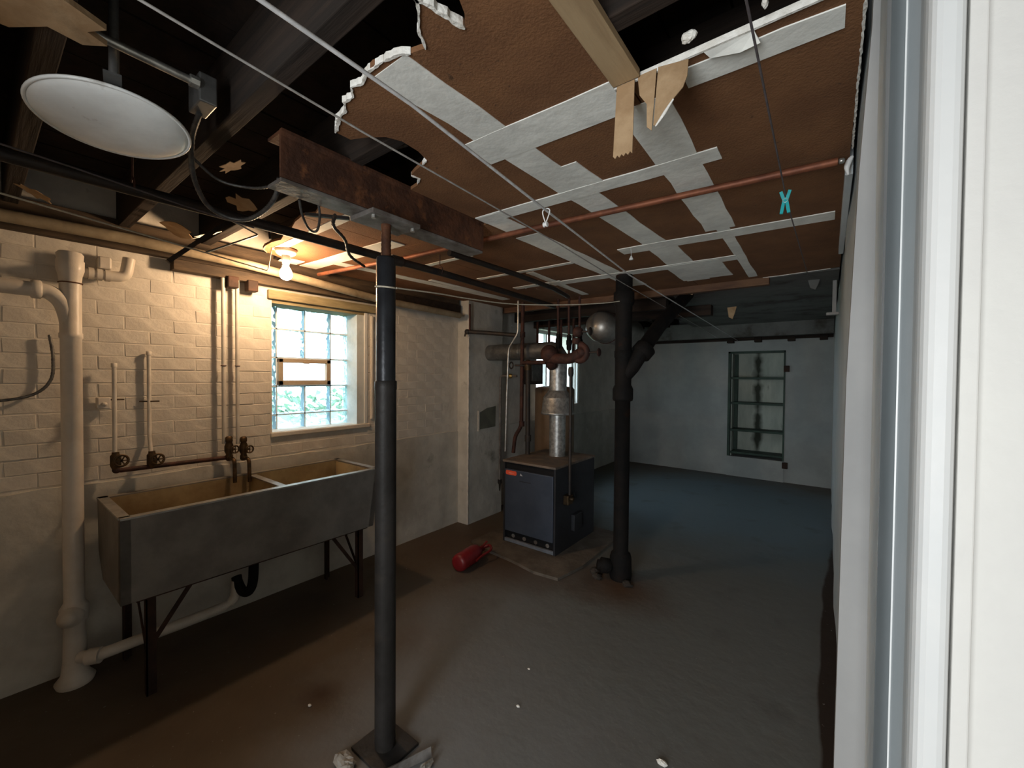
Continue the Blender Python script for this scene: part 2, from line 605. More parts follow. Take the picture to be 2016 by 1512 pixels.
XL, XR, YB = -3.0, .06, 7.1
ZC = 2.25          # underside of the ceiling boards
ZS = 2.48          # underside of the subfloor

# ================================================================== THE SETTING
# ---- floor
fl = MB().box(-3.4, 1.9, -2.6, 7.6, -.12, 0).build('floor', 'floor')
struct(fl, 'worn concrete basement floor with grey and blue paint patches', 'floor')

# ---- left wall: core behind the bricks, with the opening of the glass-block window
WY0, WY1, WZ0, WZ1 = 1.245, 1.955, 1.105, 2.005
LW = bpy.data.objects.new('wall_left', None)
C.objects.link(LW)
struct(LW, 'white painted brick wall behind the laundry sink', 'wall')
mb = MB()
XC = XL - .0007
T = .34
mb.box(XL - T, XC, -2.6, WY0, .93, 2.6)
mb.box(XL - T, XC, WY1, 4.45, .93, 2.6)
mb.box(XL - T, XC, WY0, WY1, .93, WZ0)
mb.box(XL - T, XC, WY0, WY1, WZ1, 2.6)
mb.box(XL - T, XC, 4.45, 5.6, .93, 1.1)
mb.box(XL - T, XC, 4.45, 5.6, 2.12, 2.6)
mb.box(XL - T, XC, 5.6, 7.6, .93, 2.6)
mb.build('brick_core', 'paint', LW)
# parged foundation below the ledge, its top edge uneven
mb = MB()
n = 80
ys = [-2.6 + i * (10.2 / n) for i in range(n + 1)]
top = [.935 + random.uniform(-.008, .008) for _ in ys]
fx = [XL + .012 + random.uniform(-.004, .004) for _ in ys]
vs, fs = [], []
for y, t, x in zip(ys, top, fx):
    vs += [(x, y, 0), (x, y, t), (XL - T, y, t), (XL - T, y, 0)]
for i in range(n):
    a, b = i * 4, i * 4 + 4
    fs += [(a, b, b + 1, a + 1), (a + 1, b + 1, b + 2, a + 2), (a + 2, b + 2, b + 3, a + 3)]
mb.add(vs, fs)
mb.build('parged_base', 'parge', LW)
# bricks, each a part of the wall
brick_mesh = []
for k in range(5):
    bm = bmesh.new()
    bmesh.ops.create_cube(bm, size=1)
    for v in bm.verts:
        v.co = Vector((v.co.x * .03 + random.uniform(-.002, .002) * (v.co.x > 0), v.co.y * .204 + random.uniform(-.003, .003), v.co.z * .0660 + random.uniform(-.002, .002)))
    bmesh.ops.bevel(bm, geom=[e for e in bm.edges if all(v.co.x > 0 for v in e.verts)], offset=.0018, segments=1, affect='EDGES')
    me = bpy.data.meshes.new('brick')
    bm.to_mesh(me)
    bm.free()
    me.materials.append(K['paint'])
    brick_mesh.append(me)
bl, bh = .2085, .0715
row = 0
z = .945 + bh / 2
while z < 2.15:
    y = -.12 + (bl / 2 if row % 2 else 0)
    while y < 2.86:
        y0, y1 = y - .102, y + .102
        if z + .035 > WZ0 - .02 and z - .035 < WZ1 + .06:
            # cut the bricks at the window jambs
            if y0 < WY0 - .01 < y1:
                y1 = WY0 - .012
            elif y0 < WY1 + .02 < y1:
                y0 = WY1 + .022
            elif y0 >= WY0 - .015 and y1 <= WY1 + .022:
                y0 = y1
        if y1 - y0 > .03:
            o = bpy.data.objects.new('brick', random.choice(brick_mesh))
            C.objects.link(o)
            o.parent = LW
            o.location = (XL - .0145 + random.uniform(-.0009, .0009), (y0 + y1) / 2, z + random.uniform(-.0015, .0015))
            o.scale = (1, (y1 - y0) / .204, 1)
        y += bl
    row += 1
    z += bh

# chimney breast on the left wall
ch = MB()
ch.box(XL - .05, -2.855, 3.02, 3.56, 0, 2.5)
cho = ch.build('wall_chimney', 'parge')
struct(cho, 'white painted chimney breast beside the boiler', 'chimney')
cs = MB()
for i in range(26):      # chipped bead of paint up the corner
    zz = .05 + i * .08
    cs.ball((-2.856, 3.022, zz), .016, .7, .7, 3.2, 8, .12)
cs.build('corner_bead', 'paint', cho)
# the lower wall beyond
# ---- back wall with the niche
NX0, NX1, NZ0, NZ1 = -1.225, -.487, .30, 1.90
mb = MB()
mb.box(-3.4, NX0, YB, YB + .5, 0, 2.6)
mb.box(NX1, .4, YB, YB + .5, 0, 2.6)
mb.box(NX0, NX1, YB, YB + .5, NZ1, 2.6)
mb.box(NX0, NX1, YB - .02, YB + .5, 0, NZ0)
mb.box(NX0, NX1, YB + .30, YB + .5, NZ0, NZ1)
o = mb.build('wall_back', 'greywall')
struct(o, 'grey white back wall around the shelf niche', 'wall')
# ---- right partition
RW = MB()
n = 24
vs, fs = [], []
for i in range(n + 1):
    y = .80 + (YB - .80) * i / n
    for j in range(5):
        zz = 2.6 * j / 4
        vs.append((XR + .004 * math.sin(i * 1.7) + .003 * math.sin(i + j * 1.3), y, zz))
for i in range(n):
    for j in range(4):
        a = i * 5 + j
        fs.append((a, a + 1, a + 6, a + 5))
RW.add(vs, fs)
RW.box(XR + .02, XR + .14, 1.0, YB + .1, 0, 2.6)
o = RW.build('wall_right', 'rightwall')
struct(o, 'pale partition wall running down the right side', 'wall')
# ---- walls around the place where the photographer stands
o = MB().box(.15, 1.9, .80, .92, 0, 2.6).build('wall_entry', 'cream')
struct(o, 'cream white wall right of the door opening', 'wall')
for nm, b in (('wall_light_screen', (-3.4, -1.0, -.55, -.45, 0, 2.6)), ('wall_far_hall', (-3.4, 1.9, -2.6, -2.45, 0, 2.6)), ('wall_hall', (1.75, 1.9, -2.5, .82, 0, 2.6))):  # the first is an unseen wall added to keep doorway light off the sink
    o = MB().box(*b).build(nm, 'paint')
    struct(o)
# ---- trims of the opening on the right
fp = [(.018, 0), (.0214, .8), (.0263, 1.5), (.0375, 1.87), (.0505, 2.12), (.0575, 2.6), (.080, 2.6), (.080, 0)]
t1 = MB()
nf = len(fp)
t1.add([(x, .957, z_) for x, z_ in fp] + [(x, .995, z_) for x, z_ in fp], [tuple(range(nf)), tuple(range(nf, 2 * nf))[::-1]] + [(i, nf + i, nf + (i + 1) % nf, (i + 1) % nf) for i in range(nf)])
t1 = t1.build('trim_1', 'dimpaint')
struct(t1)
t2 = MB().prism([(.0745, .955), (.0975, .795), (.14, .795), (.14, .955)], 0, 2.6).build('trim_2', 'trimgrey')
struct(t2)
t3 = MB().obox((.0862, .873, 0), (.0862, .873, 2.6), .0028, .003, (.15, 1, 0))
struct(t3.build('trim_3', 'trim'))
t4 = MB()
prof = [(.0945, .82), (.0945, .79), (.0952, .780), (.0968, .772), (.0995, .766), (.1035, .762), (.109, .760), (.121, .760), (.1265, .762), (.1300, .766), (.1318, .772), (.1325, .782), (.1325, .82)]
t4.prism(prof, 0, 2.6)
struct(t4.build('trim_4', 'trim'))
t5 = MB().cbox(.1345, .1515, .772, .82, 0, 2.6, .002).build('trim_5', 'cream')
struct(t5)

# ---- ceiling: subfloor, joists, boards, joint tapes
CE = bpy.data.objects.new('ceiling', None)
C.objects.link(CE)
struct(CE, 'torn brown plasterboard ceiling with white taped joints under dark joists', 'ceiling')
for i in range(32):      # subfloor planks run across the joists
    x0 = -3.35 + i * .165
    MB().box(x0, x0 + .158, -2.6, 7.6, ZS + random.uniform(0, .006), ZS + .03).build('plank', 'plank', CE)
MB().box(-3.4, 1.9, -2.6, 7.6, ZS + .03, ZS + .06).build('subfloor', 'plank', CE)
for i, y in enumerate((-2.2, -1.75, -1.3, -.85, -.42, -.02, .12, .50, .86, 1.26, 1.66, 2.06, 2.46, 2.86, 3.26)):
    MB().cbox(-2.99, .05, y - .024, y + .024, ZC + .016, ZS, .003).build('joist', 'joist', CE)
for i, x in enumerate((-2.75, -2.37, -1.97, -1.58, -1.188, -.826, -.419, -.055)):
    MB().cbox(x - .024, x + .024, 3.72, 7.0, ZC + .016, ZS, .003).build('joist', 'joist', CE)


def panel(poly, m='board', z0=ZC, z1=ZC + .013):
    return MB().prism(poly, z0, z1).build('board_panel', m, CE)


TORN_A = [(-.455, .30), (-.455, 1.05), (-.85, 1.05), (-.85, .61), (-.82, .616), (-.785, .632), (-.747, .642), (-.72, .60), (-.69, .575), (-.667, .55), (-.648, .60), (-.636, .656), (-.612, .63), (-.598, .600), (-.56, .50), (-.53, .30)]
panel(TORN_A)
TORN_B = [(-.852, 1.5), (-.852, .612), (-.89, .600), (-.929, .606), (-.965, .62), (-1.0, .609), (-1.03, .635), (-1.07, .632), (-1.10, .655), (-1.15, .66), (-1.182, .678), (-1.225, .694), (-1.225, .745), (-1.17, .77), (-1.121, .805), (-1.10, .85), (-1.105, .92), (-1.125, .974), (-1.16, .985), (-1.22, 1.0), (-1.256, 1.013), (-1.25, 1.05), (-1.30, 1.08), (-1.355, 1.09), (-1.355, 1.5)]
panel(TORN_B)
panel([(-.848, 1.052), (-.422, 1.052), (-.422, 2.38), (-.848, 2.38)])
TORN_C = [(-.418, 1.03), (-.30, 1.036), (-.18, 1.03), (-.05, 1.034), (.045, 1.03), (.045, 2.38), (-.418, 2.38)]
panel(TORN_C)
panel([(-1.355, 1.502), (-.852, 1.502), (-.852, 2.38), (-1.355, 2.38)])
panel([(-.848, 2.383), (.05, 2.383), (.05, 3.55), (-.30, 3.60), (-.848, 3.60)])
panel([(-1.355, 2.383), (-.852, 2.383), (-.852, 3.60), (-1.355, 3.62)])
panel([(-2.0, 1.56), (-1.36, 1.56), (-1.36, 3.62), (-2.0, 3.62)])
panel([(-2.0, .96), (-1.92, .99), (-1.84, .965), (-1.76, .945), (-1.66, .97), (-1.58, .95), (-1.49, .97), (-1.49, 1.558), (-2.0, 1.558)])
TORN_D = [(-2.93, 3.62), (-2.93, 1.42), (-2.86, 1.30), (-2.80, 1.19), (-2.76, 1.12), (-2.70, 1.075), (-2.62, 1.055), (-2.52, 1.05), (-2.44, 1.062), (-2.36, 1.04), (-2.28, 1.0), (-2.2, 1.01), (-2.1, .98), (-2.003, .965), (-2.003, 3.62)]
panel(TORN_D)
# grey boards of the back bay
panel([(-1.15, 3.95), (-1.02, 3.80), (-.86, 3.74), (-.60, 3.70), (-.30, 3.64), (.05, 3.62), (.05, 6.55), (-1.6, 6.55), (-1.55, 5.6), (-1.30, 5.1), (-1.36, 4.5), (-1.2, 4.3)], 'greyceil')
MB().cbox(-2.9, .05, 6.55, 6.62, 2.07, ZC + .05, .004).build('header_board', 'greyceil', CE)
MB().box(-2.9, .05, 6.62, 7.09, 2.10, 2.13).build('soffit_board', 'greyceil', CE)
for x in (-1.188, -.826, -.419, -.055):
    MB().cbox(x - .045, x + .045, 6.98, 7.095, 2.025, 2.10, .006).build('joist_block', 'joist', CE)
MB().cbox(-2.9, .05, 7.04, 7.095, 2.06, 2.10, .004).build('plate_board', 'joist', CE)
# brown wood strip along the end of the boards, and others
MB().cbox(-2.9, -.36, 3.60, 3.66, ZC - .055, ZC + .015, .004).build('end_strip', 'brownwood', CE)
MB().cbox(-2.95, -1.2, 3.9, 3.98, 2.13, 2.24, .004).build('cross_brace', 'joist', CE)
MB().cbox(-2.95, -.9, 4.3, 4.4, 2.10, 2.2, .004).build('cross_brace', 'joist', CE)

TZ = ZC - .0022


def tape(x0, x1, y0, y1, dx=0.0, lay=0):
    # a strip with slightly wandering edges; dx shifts its far end; lay keeps crossing strips apart
    z1 = ZC + .001
    z0 = TZ - .0009 * lay
    L = []
    R_ = []
    ln = y1 - y0
    if ln > x1 - x0:
        n = max(3, int(ln / .12))
        for i in range(n + 1):
            t = i / n
            L.append((x0 + dx * t + random.uniform(-.004, .004), y0 + ln * t))
            R_.append((x1 + dx * t + random.uniform(-.004, .004), y0 + ln * t))
    else:
        n = max(3, int((x1 - x0) / .12))
        for i in range(n + 1):
            t = i / n
            L.append((x0 + (x1 - x0) * t, y0 + dx * t + random.uniform(-.004, .004)))
            R_.append((x0 + (x1 - x0) * t, y1 + dx * t + random.uniform(-.004, .004)))
    return MB().prism(L + R_[::-1], z0, z1).build('joint_tape', 'tape', CE)


tape(-.925, -.800, .625, 2.35, .082)                # long seam, near
tape(-.850, -.690, 2.35, 3.40, -.03)
tape(-.772, -.710, 1.29, 1.55, .02, 1)
tape(-.96, -.455, .982, 1.125, .012, 1)             # across
tape(-.30, .015, 1.062, 1.135, .006, 1)
tape(-.487, -.352, 1.125, 2.30, -.024)              # second seam
tape(-.462, -.405, 2.30, 3.52, -.02)
tape(-1.345, -.30, 1.462, 1.545, .02, 2)
tape(-1.34, -1.22, 1.47, 1.74, .0, 3)
tape(-1.0, .012, 2.315, 2.43, .04, 2)
tape(-1.80, -.46, 2.82, 2.93, .02, 2)
tape(-.90, -.56, 2.86, 3.36, .0, 3)
tape(-1.36, -1.215, 1.81, 3.32, .04)
tape(-1.755, -1.69, 2.46, 3.42, -.05)
tape(-2.17, -1.35, 2.385, 2.425, .01, 1)
tape(-2.14, -1.68, 2.80, 2.87, .0, 1)
tape(-2.19, -1.78, 1.88, 1.92, .0, 1)
tape(-2.69, -2.60, 1.40, 3.20, .12)
tape(-2.52, -2.47, 2.2, 3.15, .0, 1)
tape(-2.90, -1.95, 1.385, 1.50, .03, 2)
tape(-2.66, -1.70, 1.10, 1.15, -.03, 1)
tape(-2.90, -2.78, 1.24, 1.36, .0, 1)


def torn(pts, wd=.008, name='torn_edge', m='gypsum', z=ZC - .0035):
    # ragged white gypsum core showing along a torn board edge: a flat band of uneven width
    P = []
    for i in range(len(pts) - 1):
        a, b = Vector((*pts[i], 0)), Vector((*pts[i + 1], 0))
        k = max(2, int((b - a).length / .009))
        for j in range(k):
            P.append(a.lerp(b, j / k))
    P.append(Vector((*pts[-1], 0)))
    A, B_ = [], []
    for i, p in enumerate(P):
        t = (P[min(i + 1, len(P) - 1)] - P[max(i - 1, 0)]).normalized()
        nv = Vector((-t.y, t.x, 0))
        e = .35 if i in (0, len(P) - 1) else 1
        A.append(p + nv * wd * e * random.uniform(.15, .75))
        B_.append(p - nv * wd * e * random.uniform(.15, .75))
    mb_ = MB()
    for i in range(len(P) - 1):
        q = [A[i], A[i + 1], B_[i + 1], B_[i]]
        mb_.prism([(v.x, v.y) for v in q], z, ZC + .0135)
    return mb_.build(name, m, CE)


torn([(-.747, .642), (-.72, .60), (-.69, .575), (-.667, .55), (-.66, .52)], .007)
torn([(-.667, .54), (-.648, .60), (-.636, .656)], .010)
torn([(-.785, .63), (-.82, .613), (-.855, .608)], .008)
torn([(-.855, .606), (-.929, .606), (-.965, .62), (-1.0, .609), (-1.03, .635), (-1.07, .632), (-1.10, .655), (-1.15, .66)], .0075)
torn([(-1.15, .66), (-1.182, .678), (-1.225, .694)], .011)
torn([(-1.256, 1.013), (-1.25, 1.05), (-1.29, 1.07)], .006)
torn([(-1.125, .974), (-1.16, .985)], .005)
MB().obox((-.455, 1.027, ZC + .004), (.045, 1.027, ZC + .004), .006, .016).build('cut_edge', 'gypsum', CE)
torn([(.046, 1.03), (.047, 1.4), (.05, 1.75)], .005)
torn([(-2.76, 1.12), (-2.70, 1.075), (-2.62, 1.055)], .006, m='kraft')
torn([(-.40, 3.60), (-.30, 3.60), (.0, 3.56)], .006)
# tan furring strip beside the dark opening
MB().cbox(-.455, -.385, -.6, 1.018, ZC - .004, ZC + .016, .002).build('furring_strip', 'tanwood', CE)
# nailer boards where the ceiling meets the right partition
MB().cbox(.034, .056, 1.85, 3.0, ZC - .045, 2.3, .003).build('nailer_board', 'trimgrey', CE)


def rag(poly3, name, m, parent=None, th=.0022, nrm=(0, -1, 0)):
    # a small torn sheet given by its outline in space
    nv = Vector(nrm) * th
    P = [Vector(p) for p in poly3]
    n = len(P)
    vs = [p for p in P] + [p + nv for p in P]
    fs = [tuple(range(n)), tuple(range(n, 2 * n))[::-1]] + [(i, n + i, n + (i + 1) % n, (i + 1) % n) for i in range(n)]
    return MB().add(vs, fs).build(name, m, parent)


# hanging strips of torn facing paper
saw = [(-.402 - i * .0057, 1.020, 2.063 + (.007 if i % 2 else 0)) for i in range(10)]
tag(rag([(-.446, 1.022, 2.247), (-.399, 1.022, 2.247)] + saw, 'hanging_paper', 'kraft'), 'saw-edged straight strip of brown paper hanging from the ceiling', 'torn paper')
tag(rag([(-.392, 1.024, 2.252), (-.345, 1.024, 2.252), (-.348, 1.018, 2.17), (-.352, 1.015, 2.10), (-.364, 1.015, 2.112), (-.366, 1.018, 2.17), (-.385, 1.02, 2.20)], 'hanging_paper', 'kraft'), 'narrow ragged tongue of paper hanging between two wider scraps', 'torn paper')
pp = rag([(-.338, 1.015, 2.246), (-.268, 1.012, 2.232), (-.268, 1.004, 2.19), (-.276, 1.0, 2.165), (-.300, 1.0, 2.145), (-.335, 1.002, 2.10), (-.345, 1.006, 2.105)], 'hanging_paper', 'kraft')
tag(pp, 'wide curled flap of brown paper hanging from the ceiling edge', 'torn paper')
MB().tube([(-.297, .998, 2.146), (-.315, .997, 2.122), (-.338, .999, 2.098)], [.002, .0045, .002], 6).build('paper_edge', 'gypsum', pp)
tag(rag([(-.24, 1.03, 2.246), (-.14, 1.03, 2.246), (-.13, 1.05, 2.228), (-.17, 1.06, 2.232), (-.23, 1.05, 2.240)], 'hanging_paper', 'tape', nrm=(0, .3, 1)), 'loose pale tape end peeling from the ceiling by the right wall', 'torn paper')
# white plugs above the opening
tag(MB().ball((-.262, .985, 2.263), .014, 1.3, .8, .8, 10, .15).build('plaster_lump', 'gypsum'), 'white plaster lump on the edge of the dark ceiling opening', 'plaster lump')
tag(MB().ball((-.115, .985, 2.262), .010, .6, .8, 1.3, 10, .15).build('plaster_lump', 'gypsum'), 'small plaster crumb at the opening nearest the right wall', 'plaster lump')

# ================================================================== GLASS BLOCK WINDOW
W1 = bpy.data.objects.new('window_1', None)
C.objects.link(W1)
W1.location = (XL, (WY0 + WY1) / 2, WZ0)
struct(W1, 'glass block window with tan vent over the sink', 'window')
GX0, GX1 = -3.215, -3.135
ysj = [1.135, 1.335, 1.537, 1.739, 1.885]
zsj = [1.010, 1.208, 1.414, 1.620, 1.826, 2.030]
JW = .005
for i in range(4):
    for j in range(5):
        if j == 2 and i in (1, 2):
            continue
        y0, y1 = max(ysj[i], WY0 - .02) + JW, ysj[i + 1] - JW
        z0, z1 = max(zsj[j], WZ0 - .02) + JW, min(zsj[j + 1], WZ1 + .01) - JW
        MB().cbox(GX0, GX1, y0, y1, z0, z1, .008).build('glass_block', 'glass', W1)
mj = MB()
for yy in ysj[1:4]:
    for zz0, zz1 in ((WZ0 - .01, zsj[2]), (zsj[3], WZ1)) if yy == ysj[2] else ((WZ0 - .01, WZ1),):
        MB().box(GX0 + .01, GX1 - .008, yy - JW, yy + JW, zz0, zz1).build('mortar_joint', 'mortar', W1)
for zz in zsj[1:5]:
    MB().box(GX0 + .01, GX1 - .008, WY0 - .01, ysj[4], zz - JW, zz + JW).build('mortar_joint', 'mortar', W1)
vf = MB()
vy0, vy1, vz0, vz1 = 1.341, 1.733, 1.42, 1.614
vf.cbox(GX1 - .022, GX1 + .012, vy0, vy1, vz0, vz0 + .036, .004)
vf.cbox(GX1 - .022, GX1 + .012, vy0, vy1, vz1 - .030, vz1, .004)
vf.cbox(GX1 - .022, GX1 + .012, vy0, vy0 + .034, vz0, vz1, .004)
vf.cbox(GX1 - .022, GX1 + .012, vy1 - .034, vy1, vz0, vz1, .004)
vo = vf.build('vent_frame', 'ventframe', W1)
MB().box(GX1 - .016, GX1 - .013, vy0 + .03, vy1 - .03, vz0 + .03, vz1 - .028).build('pane', 'pane', vo)
MB().cbox(GX1 + .008, GX1 + .022, 1.515, 1.56, vz1 - .034, vz1 - .02, .002).build('latch', 'ventframe', vo)
rv = MB().box(GX0, XL - .004, 1.885, WY1, WZ0 - .005, WZ1)
rv.build('jamb_reveal', 'reveal', W1)
rv = MB().box(GX0, XL - .002, WY0 - .02, WY1, WZ1 - .022, WZ1 + .02)
rv.build('head_reveal', 'sillwood', W1)
MB().cbox(GX0, XL + .016, WY0 - .012, WY1 + .04, WZ0 - .035, WZ0 - .002, .006).build('window_sill', 'paint', W1)
MB().cbox(XL - .05, XL + .006, WY1 - .006, WY1 + .022, WZ0, WZ1, .003).build('side_casing', 'trim', W1)
MB().cbox(XL - .02, XL + .012, WY1 + .05, WY1 + .075, WZ0 + .03, WZ1 - .02, .006).build('side_bead', 'paint', W1)
MB().cbox(XL - .03, XL + .028, WY0 - .03, 2.10, WZ1 + .002, WZ1 + .062, .004).build('head_board', 'sillwood', W1)
# outside: lawn and hedge seen through the glass
o = MB().box(-14, -3.4, -8, 14, .80, .95).build('lawn', 'grass')
struct(o, 'lawn outside the glass block window', 'lawn')
hd = MB()
for i in range(26):
    hd.ball((-6.4 + random.uniform(-.3, .3), -1.5 + i * .32, 1.0 + random.uniform(0, .10)), .30, 1, 1, .7, 10, .12)
o = hd.build('hedge', 'hedge')
tag(o, 'low green hedge outside seen blurred through the glass blocks', 'hedge')

# second window behind the boiler
W2 = bpy.data.objects.new('window_2', None)
C.objects.link(W2)
W2.location = (XL, 5.0, 1.1)
struct(W2, 'bright narrow window partly hidden behind the flue', 'window')
for y0, y1, z0, z1 in ((4.45, 4.50, 1.1, 2.12), (5.55, 5.60, 1.1, 2.12), (4.5, 5.55, 1.1, 1.14), (4.5, 5.55, 2.08, 2.12)):
    MB().cbox(-3.16, -3.10, y0, y1, z0, z1, .004).build('window_frame', 'trim', W2)
for yy in (4.85, 5.20):
    MB().cbox(-3.155, -3.105, yy - .015, yy + .015, 1.14, 2.08, .003).build('mullion', 'trim', W2)
for y0, y1 in ((4.5, 4.835), (4.865, 5.185), (5.215, 5.55)):
    MB().box(-3.135, -3.13, y0, y1, 1.14, 2.08).build('pane', 'pane', W2)
for k in range(2):
    MB().cbox(-3.09 + k * .05, -3.06 + k * .05, 5.575, 5.600, 1.1, 2.12, .003).build('jamb_strip', 'trim', W2)

# ================================================================== STEEL BEAM + POST
B = thing('steel_beam', (-1.43, 1.07, 2.11), 'short rusty steel channel beam resting on the round post', 'beam')
BY0, BY1 = .60, 1.56
MB().cbox(-1.475, -1.380, BY0, BY1, 2.11, 2.122, .003).build('bottom_flange', 'rustgrey', B)
wb_ = MB()
nn = 16
vs, fs = [], []
for i in range(nn + 1):
    y = BY0 + (BY1 - BY0) * i / nn
    for x, z_ in ((-1.379, 2.1225), (-1.377, 2.135), (-1.376, 2.25), (-1.372, 2.262), (-1.372, 2.272), (-1.388, 2.272), (-1.388, 2.1225)):
        vs.append((x, y, z_))
for i in range(nn):
    for j in range(7):
        a, b = i * 7 + j, i * 7 + (j + 1) % 7
        fs.append((a, b, b + 7, a + 7))
fs += [tuple(range(7))[::-1], tuple(nn * 7 + k for k in range(7))]
wb_.add(vs, fs)
wb_.build('web', 'rust', B)
MB().cbox(-1.475, -1.388, BY0, BY1, 2.262, 2.272, .003).build('top_flange', 'rust', B)

PX, PY = -1.392, 1.0
P = thing('support_post', (PX, PY, 0), 'dark steel jack post standing in front of the sink under the rusty beam', 'post')
MB().cbox(PX - .1, PX + .1, PY - .09, PY + .09, 0, .012, .003).build('base_plate', 'postlow', P)
MB().lathe([(.040, .012), (.041, .03), (.041, 1.44), (.0425, 1.445), (.0425, 1.475), (.040, 1.478)], (PX, PY, 0), seg=32).build('sleeve', 'postlow', P)
MB().lathe([(.037, 1.478), (.037, 1.955), (.034, 1.962), (.02, 1.964)], (PX, PY, 0), seg=32).build('upper_tube', 'steelpost', P)
sp = [(.0195, 1.962)]
for i in range(14):
    sp += [(.0195 if i % 2 else .0178, 1.968 + i * .0085)]
sp += [(.0195, 2.09)]
MB().lathe(sp, (PX, PY, 0), seg=20).build('jack_screw', 'rust', P)
MB().cbox(PX - .075, PX + .075, PY - .11, PY + .11, 2.09, 2.108, .003).build('top_plate', 'rustgrey', P)
for dy in (-.09, .09):
    MB().lathe([(.009, 2.078), (.009, 2.09)], (PX + .05, PY + dy, 0), seg=6, smooth=False).build('bolt', 'conduit', P)
# rubble round the base
for i, (x, y, sx, sy, lab) in enumerate(((-1.45, .86, .05, .03, 'pale broken concrete lump left of the post foot'), (-1.41, .845, .032, .024, 'small concrete crumb in front of the post foot'), (-1.185, 1.03, .014, .04, 'long concrete sliver right of the post foot'), (-1.26, .86, .03, .02, 'flat concrete chip at the right corner of the post plate'))):
    tag(MB().ball((x, y, .016), 1, sx, sy, .017, 10, .25).build('concrete_chunk', 'crumble'), lab, 'rubble')
# crumpled sheet lip round the base
bp_ = MB()
bp_.add([(-1.285, .92, .002), (-1.215, 1.08, .002), (-1.225, 1.085, .035), (-1.288, .925, .03), (-1.28, .915, .002), (-1.21, 1.085, .002), (-1.22, 1.09, .036), (-1.283, .92, .031)],
        [(0, 3, 2, 1), (4, 5, 6, 7), (0, 1, 5, 4), (2, 3, 7, 6), (1, 2, 6, 5), (3, 0, 4, 7)])
tag(bp_.build('metal_shim', 'rustgrey'), 'bent metal shim leaning up beside the post foot', 'shim')

# ================================================================== PIPES UNDER THE CEILING
tag(MB().tube([(-2.85, 1.49, 2.2), (-2.0, 1.60, 2.205), (-1.0, 1.665, 2.212), (.012, 1.74, 2.214)], .013, 12).build('copper_pipe', 'copper'), 'reddish copper pipe crossing under the brown ceiling boards', 'pipe')
cp = thing('pipe_plug', (.03, 1.745, 2.214), 'bright metal cap on the end of the copper pipe at the right wall', 'pipe cap')
MB().lathe([(.006, 0), (.009, .003), (.009, .012), (.005, .016)], (.015, 1.742, 2.214), axis=(1, .07, 0), seg=12).build('cap', 'conduit', cp)
dp = thing('black_gas_pipe', (-1.93, .05, 2.14), 'long black iron pipe running under the joists past the bulb', 'pipe')
MB().tube([(-1.93, -.6, 2.135), (-1.93, .9, 2.138), (-1.93, 1.8, 2.14), (-2.0, 2.6, 2.15), (-2.03, 3.3, 2.15)], .021, 14).build('pipe', 'black', dp)
MB().lathe([(.028, 0), (.028, .07)], (-1.93, 1.42, 2.14), axis=(0, 1, 0), seg=14).build('coupling', 'black', dp)
for yy in (.35, 1.78):
    MB().torus((-1.93, yy, 2.15), .026, .003, axis=(0, 1, 0), n=16).build('hanger', 'rustpipe', dp)
    MB().tube([(-1.93, yy, 2.17), (-1.93, yy, 2.27)], .003, 6).build('hanger_rod', 'rustpipe', dp)
tag(MB().tube([(-1.66, 1.60, 2.172), (-1.66, 2.2, 2.175), (-1.70, 2.75, 2.18), (-1.80, 3.15, 2.19)], .017, 12).build('black_gas_pipe', 'black'), 'thinner black pipe leaving the beam end towards the boiler', 'pipe')
# white-grey pipe high along the left wall
tag(MB().tube([(-2.85, -.4, 2.17), (-2.85, .5, 2.185), (-2.85, 1.05, 2.172), (-2.85, 2.0, 2.10), (-2.86, 2.9, 2.085)], .028, 16).build('heating_pipe', 'dirtypipe'), 'dirty cream pipe high along the left wall above the window', 'pipe')
sb = thing('sill_plate', (-2.97, 1.5, 2.1), 'dark weathered timber plate along the top of the brick wall', 'timber')
MB().cbox(-3.0, -2.93, .70, 2.13, 2.085, 2.145, .004).build('lower_board', 'darkplate', sb)
MB().cbox(-3.0, -2.95, -.3, 2.98, 2.15, 2.30, .004).build('upper_board', 'darkplate', sb)
MB().cbox(-2.955, -2.93, 2.14, 2.98, 2.10, 2.2, .004).build('end_board', 'joist', sb)
for yy, zz in ((.99, 2.07), (1.10, 2.065)):
    MB().cbox(-2.975, -2.91, yy - .03, yy + .03, zz - .04, zz + .03, .006).build('pipe_block', 'rustdark', sb)

# ================================================================== CEILING LAMP (bulb)
LX, LY = -2.60, 1.16
LMP = thing('bulb_holder', (LX, LY, 2.25), 'lit bare bulb in a round porcelain ceiling holder', 'lamp')
MB().lathe([(.0, 2.246), (.060, 2.246), (.060, 2.236), (.052, 2.222), (.035, 2.212), (.0, 2.212)], (LX, LY, 0), seg=28).build('base', 'porcelain', LMP)
MB().lathe([(.024, 2.213), (.024, 2.185), (.019, 2.165), (.0, 2.165)], (LX, LY, 0), seg=20).build('socket', 'porcelain', LMP)
prof = [(.0, 2.066), (.014, 2.068), (.025, 2.075), (.032, 2.086), (.035, 2.100), (.033, 2.115), (.026, 2.131), (.017, 2.146), (.014, 2.166)]
MB().lathe(prof, (LX, LY, 0), seg=24).build('bulb', 'bulb', LMP)
MB().tube([(LX + .018, LY - .03, 2.212), (LX + .02, LY - .032, 2.14)], .0012, 5).build('pull_chain', 'bx', LMP)
tag(MB().tube([(-2.5, 1.03, 2.256), (-2.5, 1.02, 2.34)], .006, 6).build('hanger_bolt', 'black'), 'black bolt standing above the porcelain lamp holder', 'bolt')

